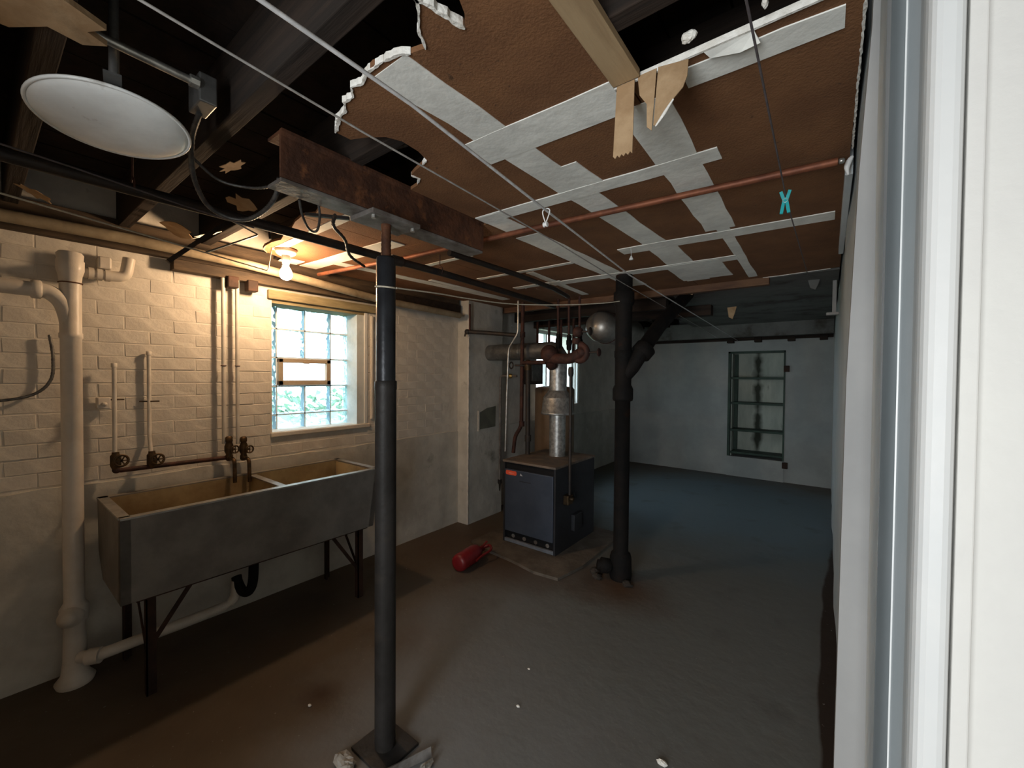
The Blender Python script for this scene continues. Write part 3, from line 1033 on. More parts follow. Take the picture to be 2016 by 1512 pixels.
# ================================================================== WHITE REFLECTOR DISC, CONDUIT, CABLES
DX, DY, DZ = -1.415, .225, 2.098
D = thing('reflector_disc', (DX, DY, DZ), 'big round white enamel reflector under the joists', 'reflector')
MB().lathe([(.0, .004), (.06, .005), (.105, .008), (.13, .013), (.142, .019), (.147, .024), (.143, .028), (.10, .026), (.0, .024)], (DX, DY, DZ), seg=56).build('dish', 'enamel', D)
MB().torus((DX, DY, DZ + .022), .147, .004, n=56).build('rolled_rim', 'enamel', D)
D.rotation_euler = (0, math.radians(-6), 0)
MB().lathe([(.045, .024), (.045, .07), (.03, .085), (.0, .085)], (DX, DY, DZ), seg=20).build('neck', 'galvdark', D)
MB().obox((DX - .172, DY + .03, DZ + .035), (DX + .172, DY - .03, DZ + .035), .03, .006).build('bracket', 'galvdark', D)
MB().tube([(DX, DY, DZ + .08), (DX + .035, DY, 2.45)], .010, 10).build('stem', 'galvdark', D)
cd = thing('steel_conduit', (-1.392, .29, 2.3), 'shiny steel conduit ending in a square junction box', 'conduit')
MB().tube([(-1.388, .10, 2.30), (-1.397, .385, 2.30)], .0105, 12).build('tube', 'conduit', cd)
MB().lathe([(.016, 0), (.016, .02), (.0125, .022)], (-1.396, .372, 2.30), axis=(0, 1, 0), seg=8, smooth=False).build('connector', 'conduit', cd)
MB().cbox(-1.485, -1.39, .392, .435, 2.255, 2.335, .004).build('junction_box', 'galvdark', cd)
cab = thing('armoured_cable', (-1.46, .40, 2.25), 'drooping armoured cable looping from junction box to beam end', 'cable')


def bxcable(path, r=.0085):
    pts = smooth_path(path, 14)
    rs = [r if i % 2 else r * .86 for i in range(len(pts))]
    return MB().tube(pts, rs, 10)


bxcable([(-1.455, .41, 2.25), (-1.56, .42, 2.215), (-1.66, .45, 2.15), (-1.75, .51, 2.10), (-1.77, .575, 2.078), (-1.73, .63, 2.074), (-1.63, .652, 2.09), (-1.53, .648, 2.115), (-1.48, .64, 2.16)]).build('cable', 'bx', cab)
tag(bxcable([(-1.62, .42, 2.20), (-1.66, .52, 2.16), (-1.60, .60, 2.145), (-1.50, .63, 2.135)], .005).build('armoured_cable', 'bx'), 'thin ribbed cable running straight behind the drooping loop', 'cable')
tag(bxcable([(-1.42, .87, 2.30), (-1.30, .90, 2.30), (-1.18, .935, 2.305)], .008).build('armoured_cable', 'bx'), 'short ribbed cable seen inside the hole beside the beam', 'cable')
tag(MB().tube(smooth_path([(-1.49, .71, 2.115), (-1.53, .74, 2.08), (-1.60, .80, 2.06), (-1.60, .83, 2.062), (-1.52, .80, 2.085), (-1.48, .775, 2.115)], 6), .0045, 8).build('wire_loop', 'bx'), 'loop of grey wire dangling under the beam', 'wire')
tag(MB().tube(smooth_path([(-1.52, .86, 2.115), (-1.60, .90, 2.10), (-1.72, 1.02, 2.10), (-1.86, 1.13, 2.08), (-2.0, 1.30, 2.085)], 8), [.008 if i % 2 else .006 for i in range(33)], 8).build('black_chain', 'black'), 'black twisted chain hanging slantwise left of the post', 'chain')
tag(MB().obox((-1.75, .86, 2.17), (-1.62, .98, 2.16), .016, .012).build('black_bracket', 'black'), 'short black bracket bar joining the slanting chain', 'bracket')
tag(MB().obox((-2.5, .576, 2.03), (-2.5, .90, 2.37), .02, .02).build('black_rod', 'black'), 'black rod slanting down from the joists above the taps', 'rod')
tag(MB().tube(corner([(-2.3, .669, 2.061), (-2.3, .891, 2.203), (-2.3, .827, 2.223), (-2.3, .70, 2.26)], .008), .004, 8).build('bent_wire', 'conduit'), 'bright bent wire hook among the joists near the bulb', 'wire')
# scraps of torn paper left on the joists
for (x, y, sx, sy, tilt, m, lab) in ((-2.03, .72, .075, .05, .5, 'kraft', 'tan paper scrap caught beside the drooping cable'), (-2.70, .66, .10, .06, .3, 'kraft', 'wide tan paper scrap near the top of the brick wall'), (-2.62, .77, .07, .06, -.5, 'tape', 'pale grey paper scrap behind the black rod'), (-2.62, .17, .05, .05, .4, 'kraft', 'ragged tan scrap far left above the wall pipe'), (-2.30, .27, .06, .03, .2, 'kraft', 'brown scrap between reflector and wall pipe'), (-1.72, .58, .08, .03, -.3, 'kraft', 'dull tan scrap just left of the beam end')):
    poly = []
    for k in range(15):
        a = 2 * PI * k / 15
        rr = random.uniform(.5, 1.2)
        poly.append((x + math.cos(a) * sx * rr, y + math.sin(a) * sy * rr, 2.262 - abs(tilt) * .06 - math.sin(a) * sy * rr * tilt))
    tag(rag(poly, 'paper_scrap', m, nrm=(0, 0, 1)), lab, 'paper scrap')
# torn boards still nailed at the top left
panel([(-1.46, -.3), (-1.20, -.3), (-1.20, .02), (-1.24, .13), (-1.27, .19), (-1.31, .165), (-1.33, .20), (-1.37, .165), (-1.36, .11), (-1.43, .06)], 'kraft')

# ================================================================== CLOTHESLINES
tag(MB().tube([(-.715, -.3, 2.10), (-.745, .6, 2.10), (-.819, 1.25, 2.10), (-.932, 2.35, 2.095), (-1.09, 6.99, 2.06)], .0042, 8).build('clothesline', 'wire'), 'thick white clothesline stretched from front to the back wall', 'clothesline')
tag(MB().tube([(-.86, -.2, 2.10), (-.925, .6, 2.10), (-.98, 1.62, 2.10), (-1.055, 2.55, 2.10), (-1.22, 5.2, 2.10), (-1.27, 6.5, 2.065)], .0026, 8).build('clothesline', 'wiregrey'), 'thin grey clothesline running just left of the thick white one', 'clothesline')
tag(MB().tube([(-1.98, -.1, 2.06), (-2.033, .063, 2.05), (-2.2, .5, 2.05), (-2.42, .98, 2.06), (-2.55, 1.04, 2.10), (-2.6, 1.08, 2.24)], .0034, 8).build('clothesline', 'cord'), 'pale cord stretched along the left wall towards the bulb', 'clothesline')
cdl = thing('cotton_cord', (PX + .04, PY, 1.84), 'slack cream cord tied round the post and sagging to the black stack', 'cord')
MB().torus((PX, PY, 1.845), .0395, .0035, axis=(.12, -.05, 1), n=28).build('loop', 'cord', cdl)
MB().tube(smooth_path([(-1.353, 1.02, 1.842), (-1.40, 1.28, 1.868), (-1.46, 1.55, 1.892), (-1.50, 1.98, 1.930), (-1.40, 2.42, 1.978), (-1.27, 2.72, 2.02), (-1.20, 2.88, 2.052)], 6), .0032, 8).build('run', 'cord', cdl)
tag(MB().tube([(-.10, .2, 2.09), (-.114, .755, 2.10), (-.122, 1.70, 2.10), (-.104, 2.94, 2.10), (-.09, 3.62, 2.22)], .0022, 8).build('clothesline', 'wiredark'), 'dark thin clothesline near the right wall holding the teal clothespin', 'clothesline')
tag(MB().tube([(-1.78, -.2, 2.13), (-1.84, .2, 2.125), (-1.87, .47, 2.11), (-1.90, .72, 2.105)], .003, 8).build('clothesline', 'wiredark'), 'dark line passing under the reflector beside the black pipe', 'clothesline')


def clothespin(loc, m, lab, s=1.0, rot=0):
    t = thing('clothespin', loc, lab, 'clothespin')
    x, y, z = loc
    for k in (-1, 1):
        MB().obox((x + k * .011 * s, y, z + .018 * s), (x + k * .003 * s, y + .002, z - .008 * s), .008 * s, .006 * s, (0, 1, 0)).obox((x + k * .003 * s, y + .002, z - .008 * s), (x + k * .009 * s, y, z - .045 * s), .008 * s, .006 * s, (0, 1, 0)).build('arm', m, t)
    MB().torus((x, y, z - .008 * s), .006 * s, .0018 * s, axis=(0, 1, 0), n=12, seg=6).build('spring', 'conduit', t)


clothespin((-.122, 1.63, 2.093), 'teal', 'teal plastic clothespin on the dark line near the right wall', 1.15)
hk = thing('line_tightener', (-.822, 1.27, 2.09), 'small white plastic loop hanging from the thick clothesline', 'clip')
MB().tube(smooth_path([(-.822, 1.268, 2.055), (-.834, 1.268, 2.095), (-.82, 1.27, 2.106), (-.806, 1.272, 2.095), (-.82, 1.27, 2.056)], 6), .0022, 8).build('loop', 'whiteplastic', hk)
MB().lathe([(.008, -.008), (.010, -.006), (.006, 0), (.010, .006), (.008, .008)], (-.821, 1.268, 2.048), axis=(1, 0, 0), seg=12).build('bead', 'whiteplastic', hk)
ck = thing('pull_cord_knob', (-.92, 2.33, 2.245), 'tiny white knob hanging from the taped ceiling seam', 'knob')
MB().tube([(-.92, 2.33, 2.245), (-.918, 2.33, 2.20)], .0015, 6).build('cord', 'wire', ck)
MB().lathe([(.002, 0), (.012, -.02), (.012, -.024), (.0, -.025)], (-.918, 2.33, 2.202), seg=10).build('knob', 'whiteplastic', ck)
tag(MB().tube(smooth_path([(.052, 1.80, 2.245), (.043, 1.80, 2.23), (.038, 1.80, 2.21), (.042, 1.80, 2.185)], 5), [.004, .006, .007, .008, .008, .009, .009, .009, .009, .009, .008, .007, .006, .005, .004, .003], 8).build('white_bracket', 'whiteplastic'), 'curved white plastic hook on the right wall by the copper pipe end', 'hook')
wbk = thing('white_wall_bracket', (.04, 4.2, 2.1), 'narrow white bracket bar high on the far right wall', 'bracket')
MB().cbox(.015, .04, 3.95, 3.98, 2.0, 2.24, .003).build('bar', 'dimpaint', wbk)
MB().cbox(-.02, .055, 3.94, 4.0, 1.98, 2.0, .003).build('foot', 'dimpaint', wbk)
for (x, z0, z1, y, lab, m) in ((-.707, 2.14, 2.03, 4.2, 'pinkish torn flap hanging from the grey ceiling boards', 'kraft'), (-.93, 2.24, 2.19, 3.70, 'small pink paper tongue under the brown end strip', 'kraft'), (-.10, 2.25, 2.17, 3.9, 'grey torn flap near the far right wall', 'greyceil')):
    tag(rag([(x - .035, y, z0), (x + .04, y + .01, z0 + .005), (x + .03, y - .01, (z0 + z1) / 2), (x + .012, y - .015, z1), (x - .02, y - .01, z1 + .02)], 'torn_flap', m), lab, 'torn paper')

# ================================================================== WHITE DRAIN STACK (left)
SX, SY = -2.87, .295
S = thing('drain_stack', (SX, SY, 0), 'cream painted cast iron drain stack at far left', 'pipe')
st = MB()
st.lathe([(.065, 0.0), (.072, .02), (.05, .05), (.042, .12), (.039, .30), (.050, .31), (.052, .37), (.042, .39), (.037, .40), (.037, 1.66), (.041, 1.665), (.041, 1.685), (.038, 1.69), (.038, 1.93)], (SX, SY, 0), seg=28)
st.build('pipe', 'pipewhite', S)
MB().lathe([(.038, 1.93), (.041, 1.96), (.048, 1.985), (.049, 2.03), (.045, 2.035), (.047, 2.06), (.04, 2.07)], (SX, SY, 0), seg=28).build('hub', 'pipewhite', S)
MB().torus((SX, SY, 1.925), .040, .003, n=28).build('joint_ring', 'rust', S)
MB().tube(smooth_path([(SX, SY, 1.68), (SX + .002, SY - .008, 1.76), (SX + .004, SY - .028, 1.83), (SX + .008, SY - .065, 1.868), (SX + .01, SY - .10, 1.876)], 4), .034, 18).build('branch_bend', 'pipewhite', S)
MB().lathe([(.038, 0), (.042, .006), (.042, .03), (.037, .034)], (SX + .01, SY - .125, 1.876), axis=(0, 1, 0), seg=20).build('branch_hub', 'pipewhite', S)
MB().tube([(SX + .01, SY - .12, 1.876), (SX + .01, SY - .72, 1.882)], .033, 18).build('branch_pipe', 'pipewhite', S)
MB().lathe([(.046, 0), (.046, .03), (.03, .035), (.03, .05), (.0, .052)], (SX + .025, SY - .01, .34), axis=(1, -.4, .1), seg=18).build('cleanout_plug', 'pipewhite', S)
tag(bxcable([(-2.975, .235, 1.68), (-2.972, .245, 1.57), (-2.972, .235, 1.46), (-2.972, .17, 1.39), (-2.972, .02, 1.36)], .007).build('wall_cable', 'bx'), 'dark cable curving down the wall left of the drain stack', 'cable')
# fittings right of the stack
F_ = thing('vent_fitting', (-2.93, .40, 2.0), 'cream painted pipe elbows beside the top of the drain stack', 'pipe fitting')
MB().tube([(-2.93, .335, 1.995), (-2.93, .45, 1.995)], .024, 14).build('nipple', 'pipewhite', F_)
for yy in (.362, .392, .422):
    MB().lathe([(.030, 0), (.030, .02)], (-2.93, yy, 1.995), axis=(0, 1, 0), seg=12).build('collar', 'pipewhite', F_)
MB().cbox(-2.965, -2.905, .395, .445, 2.025, 2.085, .008).build('block', 'pipewhite', F_)
MB().tube(corner([(-2.93, .44, 1.995), (-2.93, .50, 2.0), (-2.93, .515, 2.10)], .03), .026, 14).build('elbow', 'pipewhite', F_)

# ================================================================== WATER PIPES AND TAPS
for x, y, lab, zb in ((-2.945, .945, 'left one of the two wall-painted riser pipes beside the window', 1.07), (-2.945, 1.02, 'right one of the two wall-painted riser pipes beside the window', 1.06)):
    t = thing('riser_pipe', (x, y, zb), lab, 'pipe')
    MB().tube([(x, y, zb), (x, y, 2.13)], .0115, 12).build('pipe', 'pipewall', t)
    for zz in (1.55,):
        MB().torus((x, y, zz), .0125, .003, n=14, seg=6).build('clip', 'rustpipe', t)


def bib_valve(x, y, zt, zb, lab):
    t = thing('sink_tap', (x, y, zb), lab, 'tap')
    MB().lathe([(.013, zt), (.019, zt - .005), (.019, zt - .03), (.015, zt - .035), (.024, zt - .06), (.024, zt - .09), (.016, zt - .11), (.02, zt - .12), (.02, zt - .14), (.012, zt - .15)], (x, y, 0), seg=14).build('body', 'valve', t)
    MB().tube(corner([(x, y, zt - .13), (x + .07, y + .005, zt - .135), (x + .075, y + .006, zb)], .025), .011, 10).build('spout', 'valve', t)
    MB().tube([(x + .01, y, zt - .075), (x + .055, y + .012, zt - .075)], .006, 8).build('stem', 'valve', t)
    MB().torus((x + .06, y + .013, zt - .075), .022, .0045, axis=(1, .2, 0), n=16, seg=6).obox((x + .06, y - .009, zt - .075), (x + .06, y + .035, zt - .075), .004, .004).obox((x + .06, y + .013, zt - .097), (x + .06, y + .013, zt - .053), .004, .004, (0, 1, 0)).build('handle', 'valve', t)


bib_valve(-2.925, .965, 1.115, .84, 'dark bronze tap over the sink, nearer the left riser')
bib_valve(-2.925, 1.045, 1.105, .83, 'dark bronze tap over the sink, nearer the window')
hp = thing('supply_pipe', (-2.93, .68, .98), 'dark rusty pipe along the wall above the sink back', 'pipe')
MB().tube(corner([(-2.93, .452, 1.045), (-2.93, .455, .992), (-2.93, .95, .985)], .022), .0125, 12).build('pipe', 'rustpipe', hp)
MB().ball((-2.93, .458, .996), .018).build('elbow', 'rustpipe', hp)
for y, z, lab, top_ in ((.455, 1.05, 'round-handled stop valve nearest the drain stack', 1.53), (.60, 1.035, 'round-handled stop valve in the middle of the supply pipe', 1.60)):
    t = thing('stop_valve', (-2.93, y, z), lab, 'valve')
    MB().lathe([(.014, -.05), (.022, -.03), (.022, .02), (.015, .03), (.015, .04)], (-2.93, y, z), seg=12).build('body', 'valve', t)
    MB().tube([(-2.93, y, z), (-2.875, y + .012, z)], .007, 8).build('stem', 'valve', t)
    w8 = MB().torus((-2.872, y + .013, z), .028, .006, axis=(1, .2, 0), n=18, seg=6)
    for k in range(3):
        a = k * PI / 3
        w8.obox((-2.872, y + .013 - .028 * math.cos(a), z - .028 * math.sin(a)), (-2.872, y + .013 + .028 * math.cos(a), z + .028 * math.sin(a)), .006, .004, (1, 0, 0))
    w8.build('handwheel', 'valve', t)
    rx_ = -2.945 if y < .5 else -2.976
    MB().tube([(-2.938, y - .002, z + .035), (rx_, y, z + .12), (rx_, y, top_)], .0095, 12).build('riser', 'pipewall', t)
    MB().lathe([(.012, 0), (.012, .02), (.0, .022)], (rx_, y, top_), seg=10).build('cap', 'pipewall', t)
    MB().obox((-2.985, y - .04, z + .31), (-2.955, y + .04, z + .31), .003, .007).build('strap', 'valve', t)
pb = thing('outlet_box', (-2.965, .415, 1.34), 'small square cream box on the brick by the valves', 'box')
MB().cbox(-2.985, -2.935, .39, .44, 1.315, 1.375, .005).build('box', 'pipewhite', pb)
MB().lathe([(.011, 0), (.011, .02), (.0, .021)], (-2.937, .415, 1.34), axis=(1, 0, 0), seg=10).build('knockout', 'pipewhite', pb)

# ================================================================== LAUNDRY SINK
SY0, SY1, SXB, SXF, SZT, SZB = .385, 1.68, -2.925, -2.405, .865, .48
SK = thing('laundry_sink', (-2.66, 1.03, 0), 'long double soapstone laundry sink on iron legs against the left wall', 'sink')
th = .035


def slab(mb_, quad, t, inward):
    P_ = [Vector(p) for p in quad]
    iv = Vector(inward) * t
    mb_.add(P_ + [p + iv for p in P_], [(0, 1, 2, 3), (7, 6, 5, 4), (0, 4, 5, 1), (1, 5, 6, 2), (2, 6, 7, 3), (3, 7, 4, 0)])
    return mb_


# front slab leans a little, back slab upright with a chamfered foot
bf = -2.435
slab(MB(), [(SXF, SY0, SZT), (SXF, SY1, SZT), (bf, SY1 - .03, SZB), (bf, SY0 + .004, SZB)], th, (-1, 0, 0)).build('front_slab', 'soap', SK)
slab(MB(), [(SXB, SY0, SZT), (SXB, SY1, SZT), (SXB, SY1 - .02, .60), (SXB, SY0 + .004, .60)], th, (1, 0, 0)).build('back_slab', 'soapin', SK)
for yt, yb, s_ in ((SY0, SY0 + .004, 1), (SY1, SY1 - .03, -1)):
    e = MB()
    ol = [(SXB, SZT), (SXF, SZT), (bf, SZB), (SXB + .09, SZB), (SXB, .60)]

    def yy_(z_):
        return yt + (yb - yt) * (SZT - z_) / (SZT - SZB)
    vs = [(x, yy_(z_), z_) for x, z_ in ol] + [(x, yy_(z_) + s_ * th, z_) for x, z_ in ol]
    n5 = 5
    e.add(vs, [tuple(range(n5)), tuple(range(n5, 10))[::-1]] + [(i, n5 + i, n5 + (i + 1) % n5, (i + 1) % n5) for i in range(n5)])
    e.build('end_slab', 'soap', SK)
MB().box(SXB + .08, bf - .02, SY0 + .03, SY1 - .05, SZB, SZB + .035).build('bottom_slab', 'soapin', SK)
slab(MB(), [(SXB + .02, SY0 + .06, .61), (SXB + .02, SY1 - .05, .61), (SXB + .11, SY1 - .05, SZB + .01), (SXB + .11, SY0 + .06, SZB + .01)], .02, (1, 0, .3)).build('back_slope', 'soapin', SK)
DVY = 1.085
MB().cbox(SXB + .03, SXF - .03, DVY - .017, DVY + .017, SZB + .03, SZT - .012, .003).build('divider', 'soapin', SK)
MB().cbox(SXB + .03, SXF - .03, DVY - .02, DVY + .02, SZT - .012, SZT - .004, .002).build('divider_rim', 'rim', SK)
# worn inner lining of front and end slabs
slab(MB(), [(SXF - th, SY0 + .03, SZT - .006), (SXF - th, SY1 - .03, SZT - .006), (bf - th, SY1 - .06, SZB + .03), (bf - th, SY0 + .07, SZB + .03)], .003, (-1, 0, 0)).build('front_lining', 'soapin', SK)
slab(MB(), [(SXB + th, SY0 + th, SZT - .006), (SXF - th, SY0 + th, SZT - .006), (bf - th, SY0 + th + .045, SZB + .04), (SXB + .12, SY0 + th + .045, SZB + .04)], .003, (0, 1, 0)).build('end_lining', 'soapin', SK)
slab(MB(), [(SXB + th, SY1 - th, SZT - .006), (SXF - th, SY1 - th, SZT - .006), (bf - th, SY1 - th - .04, SZB + .04), (SXB + .12, SY1 - th - .04, SZB + .04)], .003, (0, -1, 0)).build('end_lining', 'soapin', SK)
for a, b in (((SXF - .017, SY0, SZT + .002), (SXF - .017, SY1, SZT + .002)), ((SXF - .02, SY1 - .017, SZT + .002), (SXB, SY1 - .017, SZT + .002)), ((SXF - .02, SY0 + .017, SZT + .002), (SXB, SY0 + .017, SZT + .002))):
    MB().obox(a, b, .04, .008).build('rim_strip', 'rim', SK)
MB().obox((SXB + .017, SY0, SZT + .002), (SXB + .017, SY1, SZT + .002), .036, .008).build('back_rim', 'soap', SK)
# iron frame and legs
for x, y in ((-2.50, SY0 + .10), (-2.90, SY0 + .09), (-2.50, SY1 - .11), (-2.90, SY1 - .11)):
    lg = MB().box(x - .018, x + .018, y - .003, y + .003, 0, SZB)
    lg.box(x + .012 if x > -2.7 else x - .018, x + .018 if x > -2.7 else x - .012, y - .003, y + .034, 0, SZB)
    lg.build('leg', 'rustdark', SK)
for y, s_ in ((SY0 + .10, 1), (SY1 - .11, -1)):
    MB().obox((-2.50, y, .20), (-2.50, y + s_ * .18, SZB - .01), .02, .006, (1, 0, 0)).build('brace', 'rustdark', SK)
    MB().obox((-2.50, y, .22), (-2.70, y, SZB - .01), .02, .006, (0, 1, 0)).build('brace', 'rustdark', SK)
MB().obox((-2.47, SY0 + .06, SZB - .008), (-2.47, SY1 - .06, SZB - .008), .03, .012).build('rail', 'rustdark', SK)
MB().obox((-2.87, SY0 + .06, SZB - .008), (-2.87, SY1 - .06, SZB - .008), .03, .012).build('rail', 'rustdark', SK)
# drain
DR = thing('sink_drain', (-2.75, .6, .15), 'cream drain pipe running low along the wall under the sink', 'drain pipe')
MB().tube(corner([(-2.83, .31, .135), (-2.76, .36, .145), (-2.745, .86, .155), (-2.745, .935, .17), (-2.745, .94, .29)], .05), .027, 14).build('pipe', 'pipewhite', DR)
MB().lathe([(.036, 0), (.036, .05)], (-2.79, .33, .14), axis=(.6, .8, .05), seg=14).build('hub', 'pipewhite', DR)
trp = MB().tube(smooth_path([(-2.66, 1.0, .48), (-2.66, 1.0, .36), (-2.665, .995, .27), (-2.68, .98, .225), (-2.71, .96, .225), (-2.735, .945, .27), (-2.745, .94, .31)], 6), .026, 14)
trp.build('trap', 'castiron', DR)

# ================================================================== BOILER
BX0, BX1, BYF, BYK, BZ = -2.30, -1.755, 2.90, 3.60, .755
pd = MB()
pd.prism([(-2.52, 2.72), (-2.3, 2.66), (-2.0, 2.63), (-1.75, 2.58), (-1.55, 2.60), (-1.50, 2.9), (-1.52, 3.72), (-2.5, 3.74)], 0, .022)
tag(pd.build('boiler_pad', 'pad'), 'rough low concrete pad under the boiler', 'concrete pad')
BO = thing('boiler', (-2.03, 3.25, .022), 'dark navy cabinet boiler with orange badge', 'boiler')
z0 = .022
MB().box(BX0, BX0 + .018, BYF, BYK, z0, BZ - .02).build('side_panel', 'navydark', BO)
MB().box(BX1 - .018, BX1, BYF, BYK, z0, BZ - .02).build('side_panel', 'navydark', BO)
MB().box(BX0 + .018, BX1 - .018, BYK - .02, BYK, z0, BZ - .02).build('back_panel', 'navydark', BO)
MB().box(BX0 + .018, BX1 - .018, BYF + .08, BYK - .02, z0 + .02, BZ - .03).build('core', 'void', BO)
MB().cbox(BX0 - .004, BX1 + .006, BYF - .012, BYK + .004, BZ - .02, BZ, .004).build('top_panel', 'boilertop', BO)
dr = MB().cbox(BX0 + .022, BX1 - .022, BYF - .006, BYF + .02, .125, .675, .004).build('front_door', 'navy', BO)
dr['label'] = 'slate blue front panel'
# grille slot and base
MB().box(BX0 + .018, BX1 - .018, BYF + .015, BYF + .08, .675, BZ - .02).build('vent_slot', 'void', BO)
MB().cbox(BX0 + .018, BX1 - .018, BYF - .004, BYF + .02, z0 + .004, .055, .003).build('base_rail', 'paleblue', BO)
MB().box(BX0 + .018, BX1 - .018, BYF + .035, BYF + .08, z0, .125).build('burner_opening', 'void', BO)
for k in range(4):
    MB().tube([(BX0 + .09 + k * .12, BYF + .03, .075), (BX0 + .09 + k * .12, BYF + .2, .075)], .018, 10).build('burner', 'rustgrey', BO)
# badge with print
bm_ = MB()
prof = []
for cx_, cz_, a0 in ((-2.163, .640, -PI / 2), (-2.163, .652, 0), (-2.255, .652, PI / 2), (-2.255, .640, PI)):
    for k in range(5):
        a = a0 + k * PI / 8
        prof.append((cx_ + .013 * math.cos(a), cz_ + .013 * math.sin(a)))
nb = len(prof)
bm_.add([(x, BYF - .0062, z_) for x, z_ in prof] + [(x, BYF - .0085, z_) for x, z_ in prof], [tuple(range(nb))[::-1], tuple(range(nb, 2 * nb))] + [(i, (i + 1) % nb, nb + (i + 1) % nb, nb + i) for i in range(nb)])
bd = bm_.build('badge', 'orange', dr)
bd['label'] = 'orange red badge'
MB().box(-2.235, -2.18, BYF - .0092, BYF - .0084, .6435, .6475).box(-2.228, -2.20, BYF - .0092, BYF - .0084, .636, .6385).build('badge_print', 'badgepale', bd)
tri = MB().add([(-2.112, BYF - .0065, .634), (-2.086, BYF - .0065, .634), (-2.106, BYF - .0065, .654), (-2.112, BYF - .0085, .634), (-2.086, BYF - .0085, .634), (-2.106, BYF - .0085, .654)], [(0, 2, 1), (3, 4, 5), (0, 1, 4, 3), (1, 2, 5, 4), (2, 0, 3, 5)])
tri.build('mark', 'printgrey', dr)
MB().box(-2.12, -2.0, BYF - .0075, BYF - .006, .583, .588).build('slot_handle', 'navydark', dr)
# gas control on the right side
MB().cbox(BX1, BX1 + .05, 3.02, 3.10, .42, .50, .006).build('gas_valve', 'valve', BO)
MB().lathe([(.018, 0), (.018, .025), (.012, .03)], (BX1 + .05, 3.06, .47), axis=(1, 0, 0), seg=12).build('gas_knob', 'valve', BO)
MB().cbox(BX1, BX1 + .035, 3.16, 3.30, .16, .30, .005).build('control_box', 'navydark', BO)
MB().cbox(-2.338, -2.30, 2.94, 2.98, .50, .62, .006).build('switch_box', 'void', BO)

FL = thing('flue', (-2.015, 3.35, BZ), 'galvanised flue pipe with draft hood rising from the boiler into the chimney', 'flue')
fx, fy = -2.015, 3.35
MB().lathe([(.076, BZ), (.076, 1.17)], (fx, fy, 0), seg=32).build('lower_pipe', 'galv', FL)
MB().lathe([(.150, 1.145), (.157, 1.15), (.157, 1.165), (.150, 1.17), (.137, 1.30), (.134, 1.305), (.09, 1.365), (.085, 1.37)], (fx, fy, 0), seg=36).build('draft_hood', 'galv', FL)
MB().lathe([(.083, 1.36), (.083, 1.66)], (fx, fy, 0), seg=32).build('upper_pipe', 'galv', FL)
MB().tube([(fx, fy, 1.64), (fx, fy, 1.69), (fx - .03, fy, 1.735), (fx - .09, fy, 1.745)], .087, 24).build('elbow', 'galvdark', FL)
MB().tube([(fx - .08, fy, 1.745), (-2.5, fy, 1.743), (-2.86, fy, 1.742)], .082, 28).build('horizontal_pipe', 'galvdark', FL)
MB().lathe([(.084, 0), (.086, .004), (.086, .02), (.084, .024)], (-2.45, fy, 1.743), axis=(1, 0, 0), seg=28).build('seam_band', 'galvdark', FL)

# steam/water header, valves and risers
HD = thing('boiler_header', (-1.8, 3.12, 1.66), 'rusty iron header with elbows above the boiler', 'pipe fitting')
MB().tube(corner([(-1.99, 3.12, 1.66), (-1.74, 3.12, 1.65), (-1.66, 3.12, 1.70)], .05), .045, 16).build('main_pipe', 'rustpipe', HD)
MB().ball((-1.97, 3.12, 1.70), .072, 1.1, 1, 1.1, 18).build('tee_body', 'rustpipe', HD)
MB().tube([(-1.97, 3.12, 1.70), (-1.97, 3.16, 1.62), (-1.99, 3.2, 1.60)], .05, 14).build('elbow', 'rustpipe', HD)
MB().tube([(-1.665 + .065 * math.cos(a), 3.12, 1.70 + .065 * math.sin(a)) for a in [math.radians(-150 + 14 * k) for k in range(18)]], [.034 if k in (0, 1, 16, 17) else .027 for k in range(18)], 12).build('return_bend', 'rustpipe', HD)
MB().lathe([(.03, 0), (.036, .008), (.036, .04), (.03, .048)], (-1.70, 3.12, 1.775), seg=12).build('collar', 'rustpipe', HD)
MB().tube([(-2.26, 3.14, 1.625), (-2.0, 3.12, 1.625)], .018, 12).build('side_pipe', 'rustpipe', HD)
for k, (x, lab, zb) in enumerate(((-1.925, 'leftmost of three red risers above the header', 1.75), (-1.815, 'middle one of three red risers above the header', 1.73), (-1.71, 'rightmost of three red risers above the header', 1.73))):
    t = thing('riser_pipe', (x, 3.2, zb), lab, 'pipe')
    MB().tube([(x, 3.2, zb - .04), (x - .005, 3.2, 2.19)], .011, 12).build('pipe', 'rustpipe', t)
    MB().lathe([(.016, 0), (.022, .01), (.022, .045), (.026, .055), (.026, .085), (.02, .095), (.02, .13), (.013, .14)], (x, 3.2, zb), seg=14).build('valve_body', 'castiron', t)
    MB().lathe([(.019, 0), (.019, .012)], (x, 3.2, zb + .12), seg=14).build('union_ring', 'brass', t)
    MB().tube([(x, 3.2, zb + .09), (x + .03, 3.15, zb + .092)], .006, 8).build('stem', 'castiron', t)
for x, z_, ln, lab in ((-1.60, 1.70, .11, 'round red handwheel valve sticking out right of the header'), (-1.64, 1.875, .07, 'dark handwheel valve just in front of the silver tank')):
    t = thing('handwheel_valve', (x, 3.12, z_), lab, 'valve')
    MB().lathe([(.04, -.03), (.045, 0), (.03, .03), (.02, .035)], (x - .04, 3.12, z_), axis=(1, 0, 0), seg=14).build('body', 'rustpipe', t)
    MB().tube([(x - .01, 3.12, z_), (x + ln, 3.12, z_ + .002)], .008, 8).build('stem', 'black', t)
    MB().lathe([(.012, 0), (.03, .004), (.036, .01), (.03, .016), (.012, .02)], (x + ln - .01, 3.12, z_), axis=(1, 0, 0), seg=18).build('handwheel', 'rustpipe' if z_ < 1.8 else 'black', t)
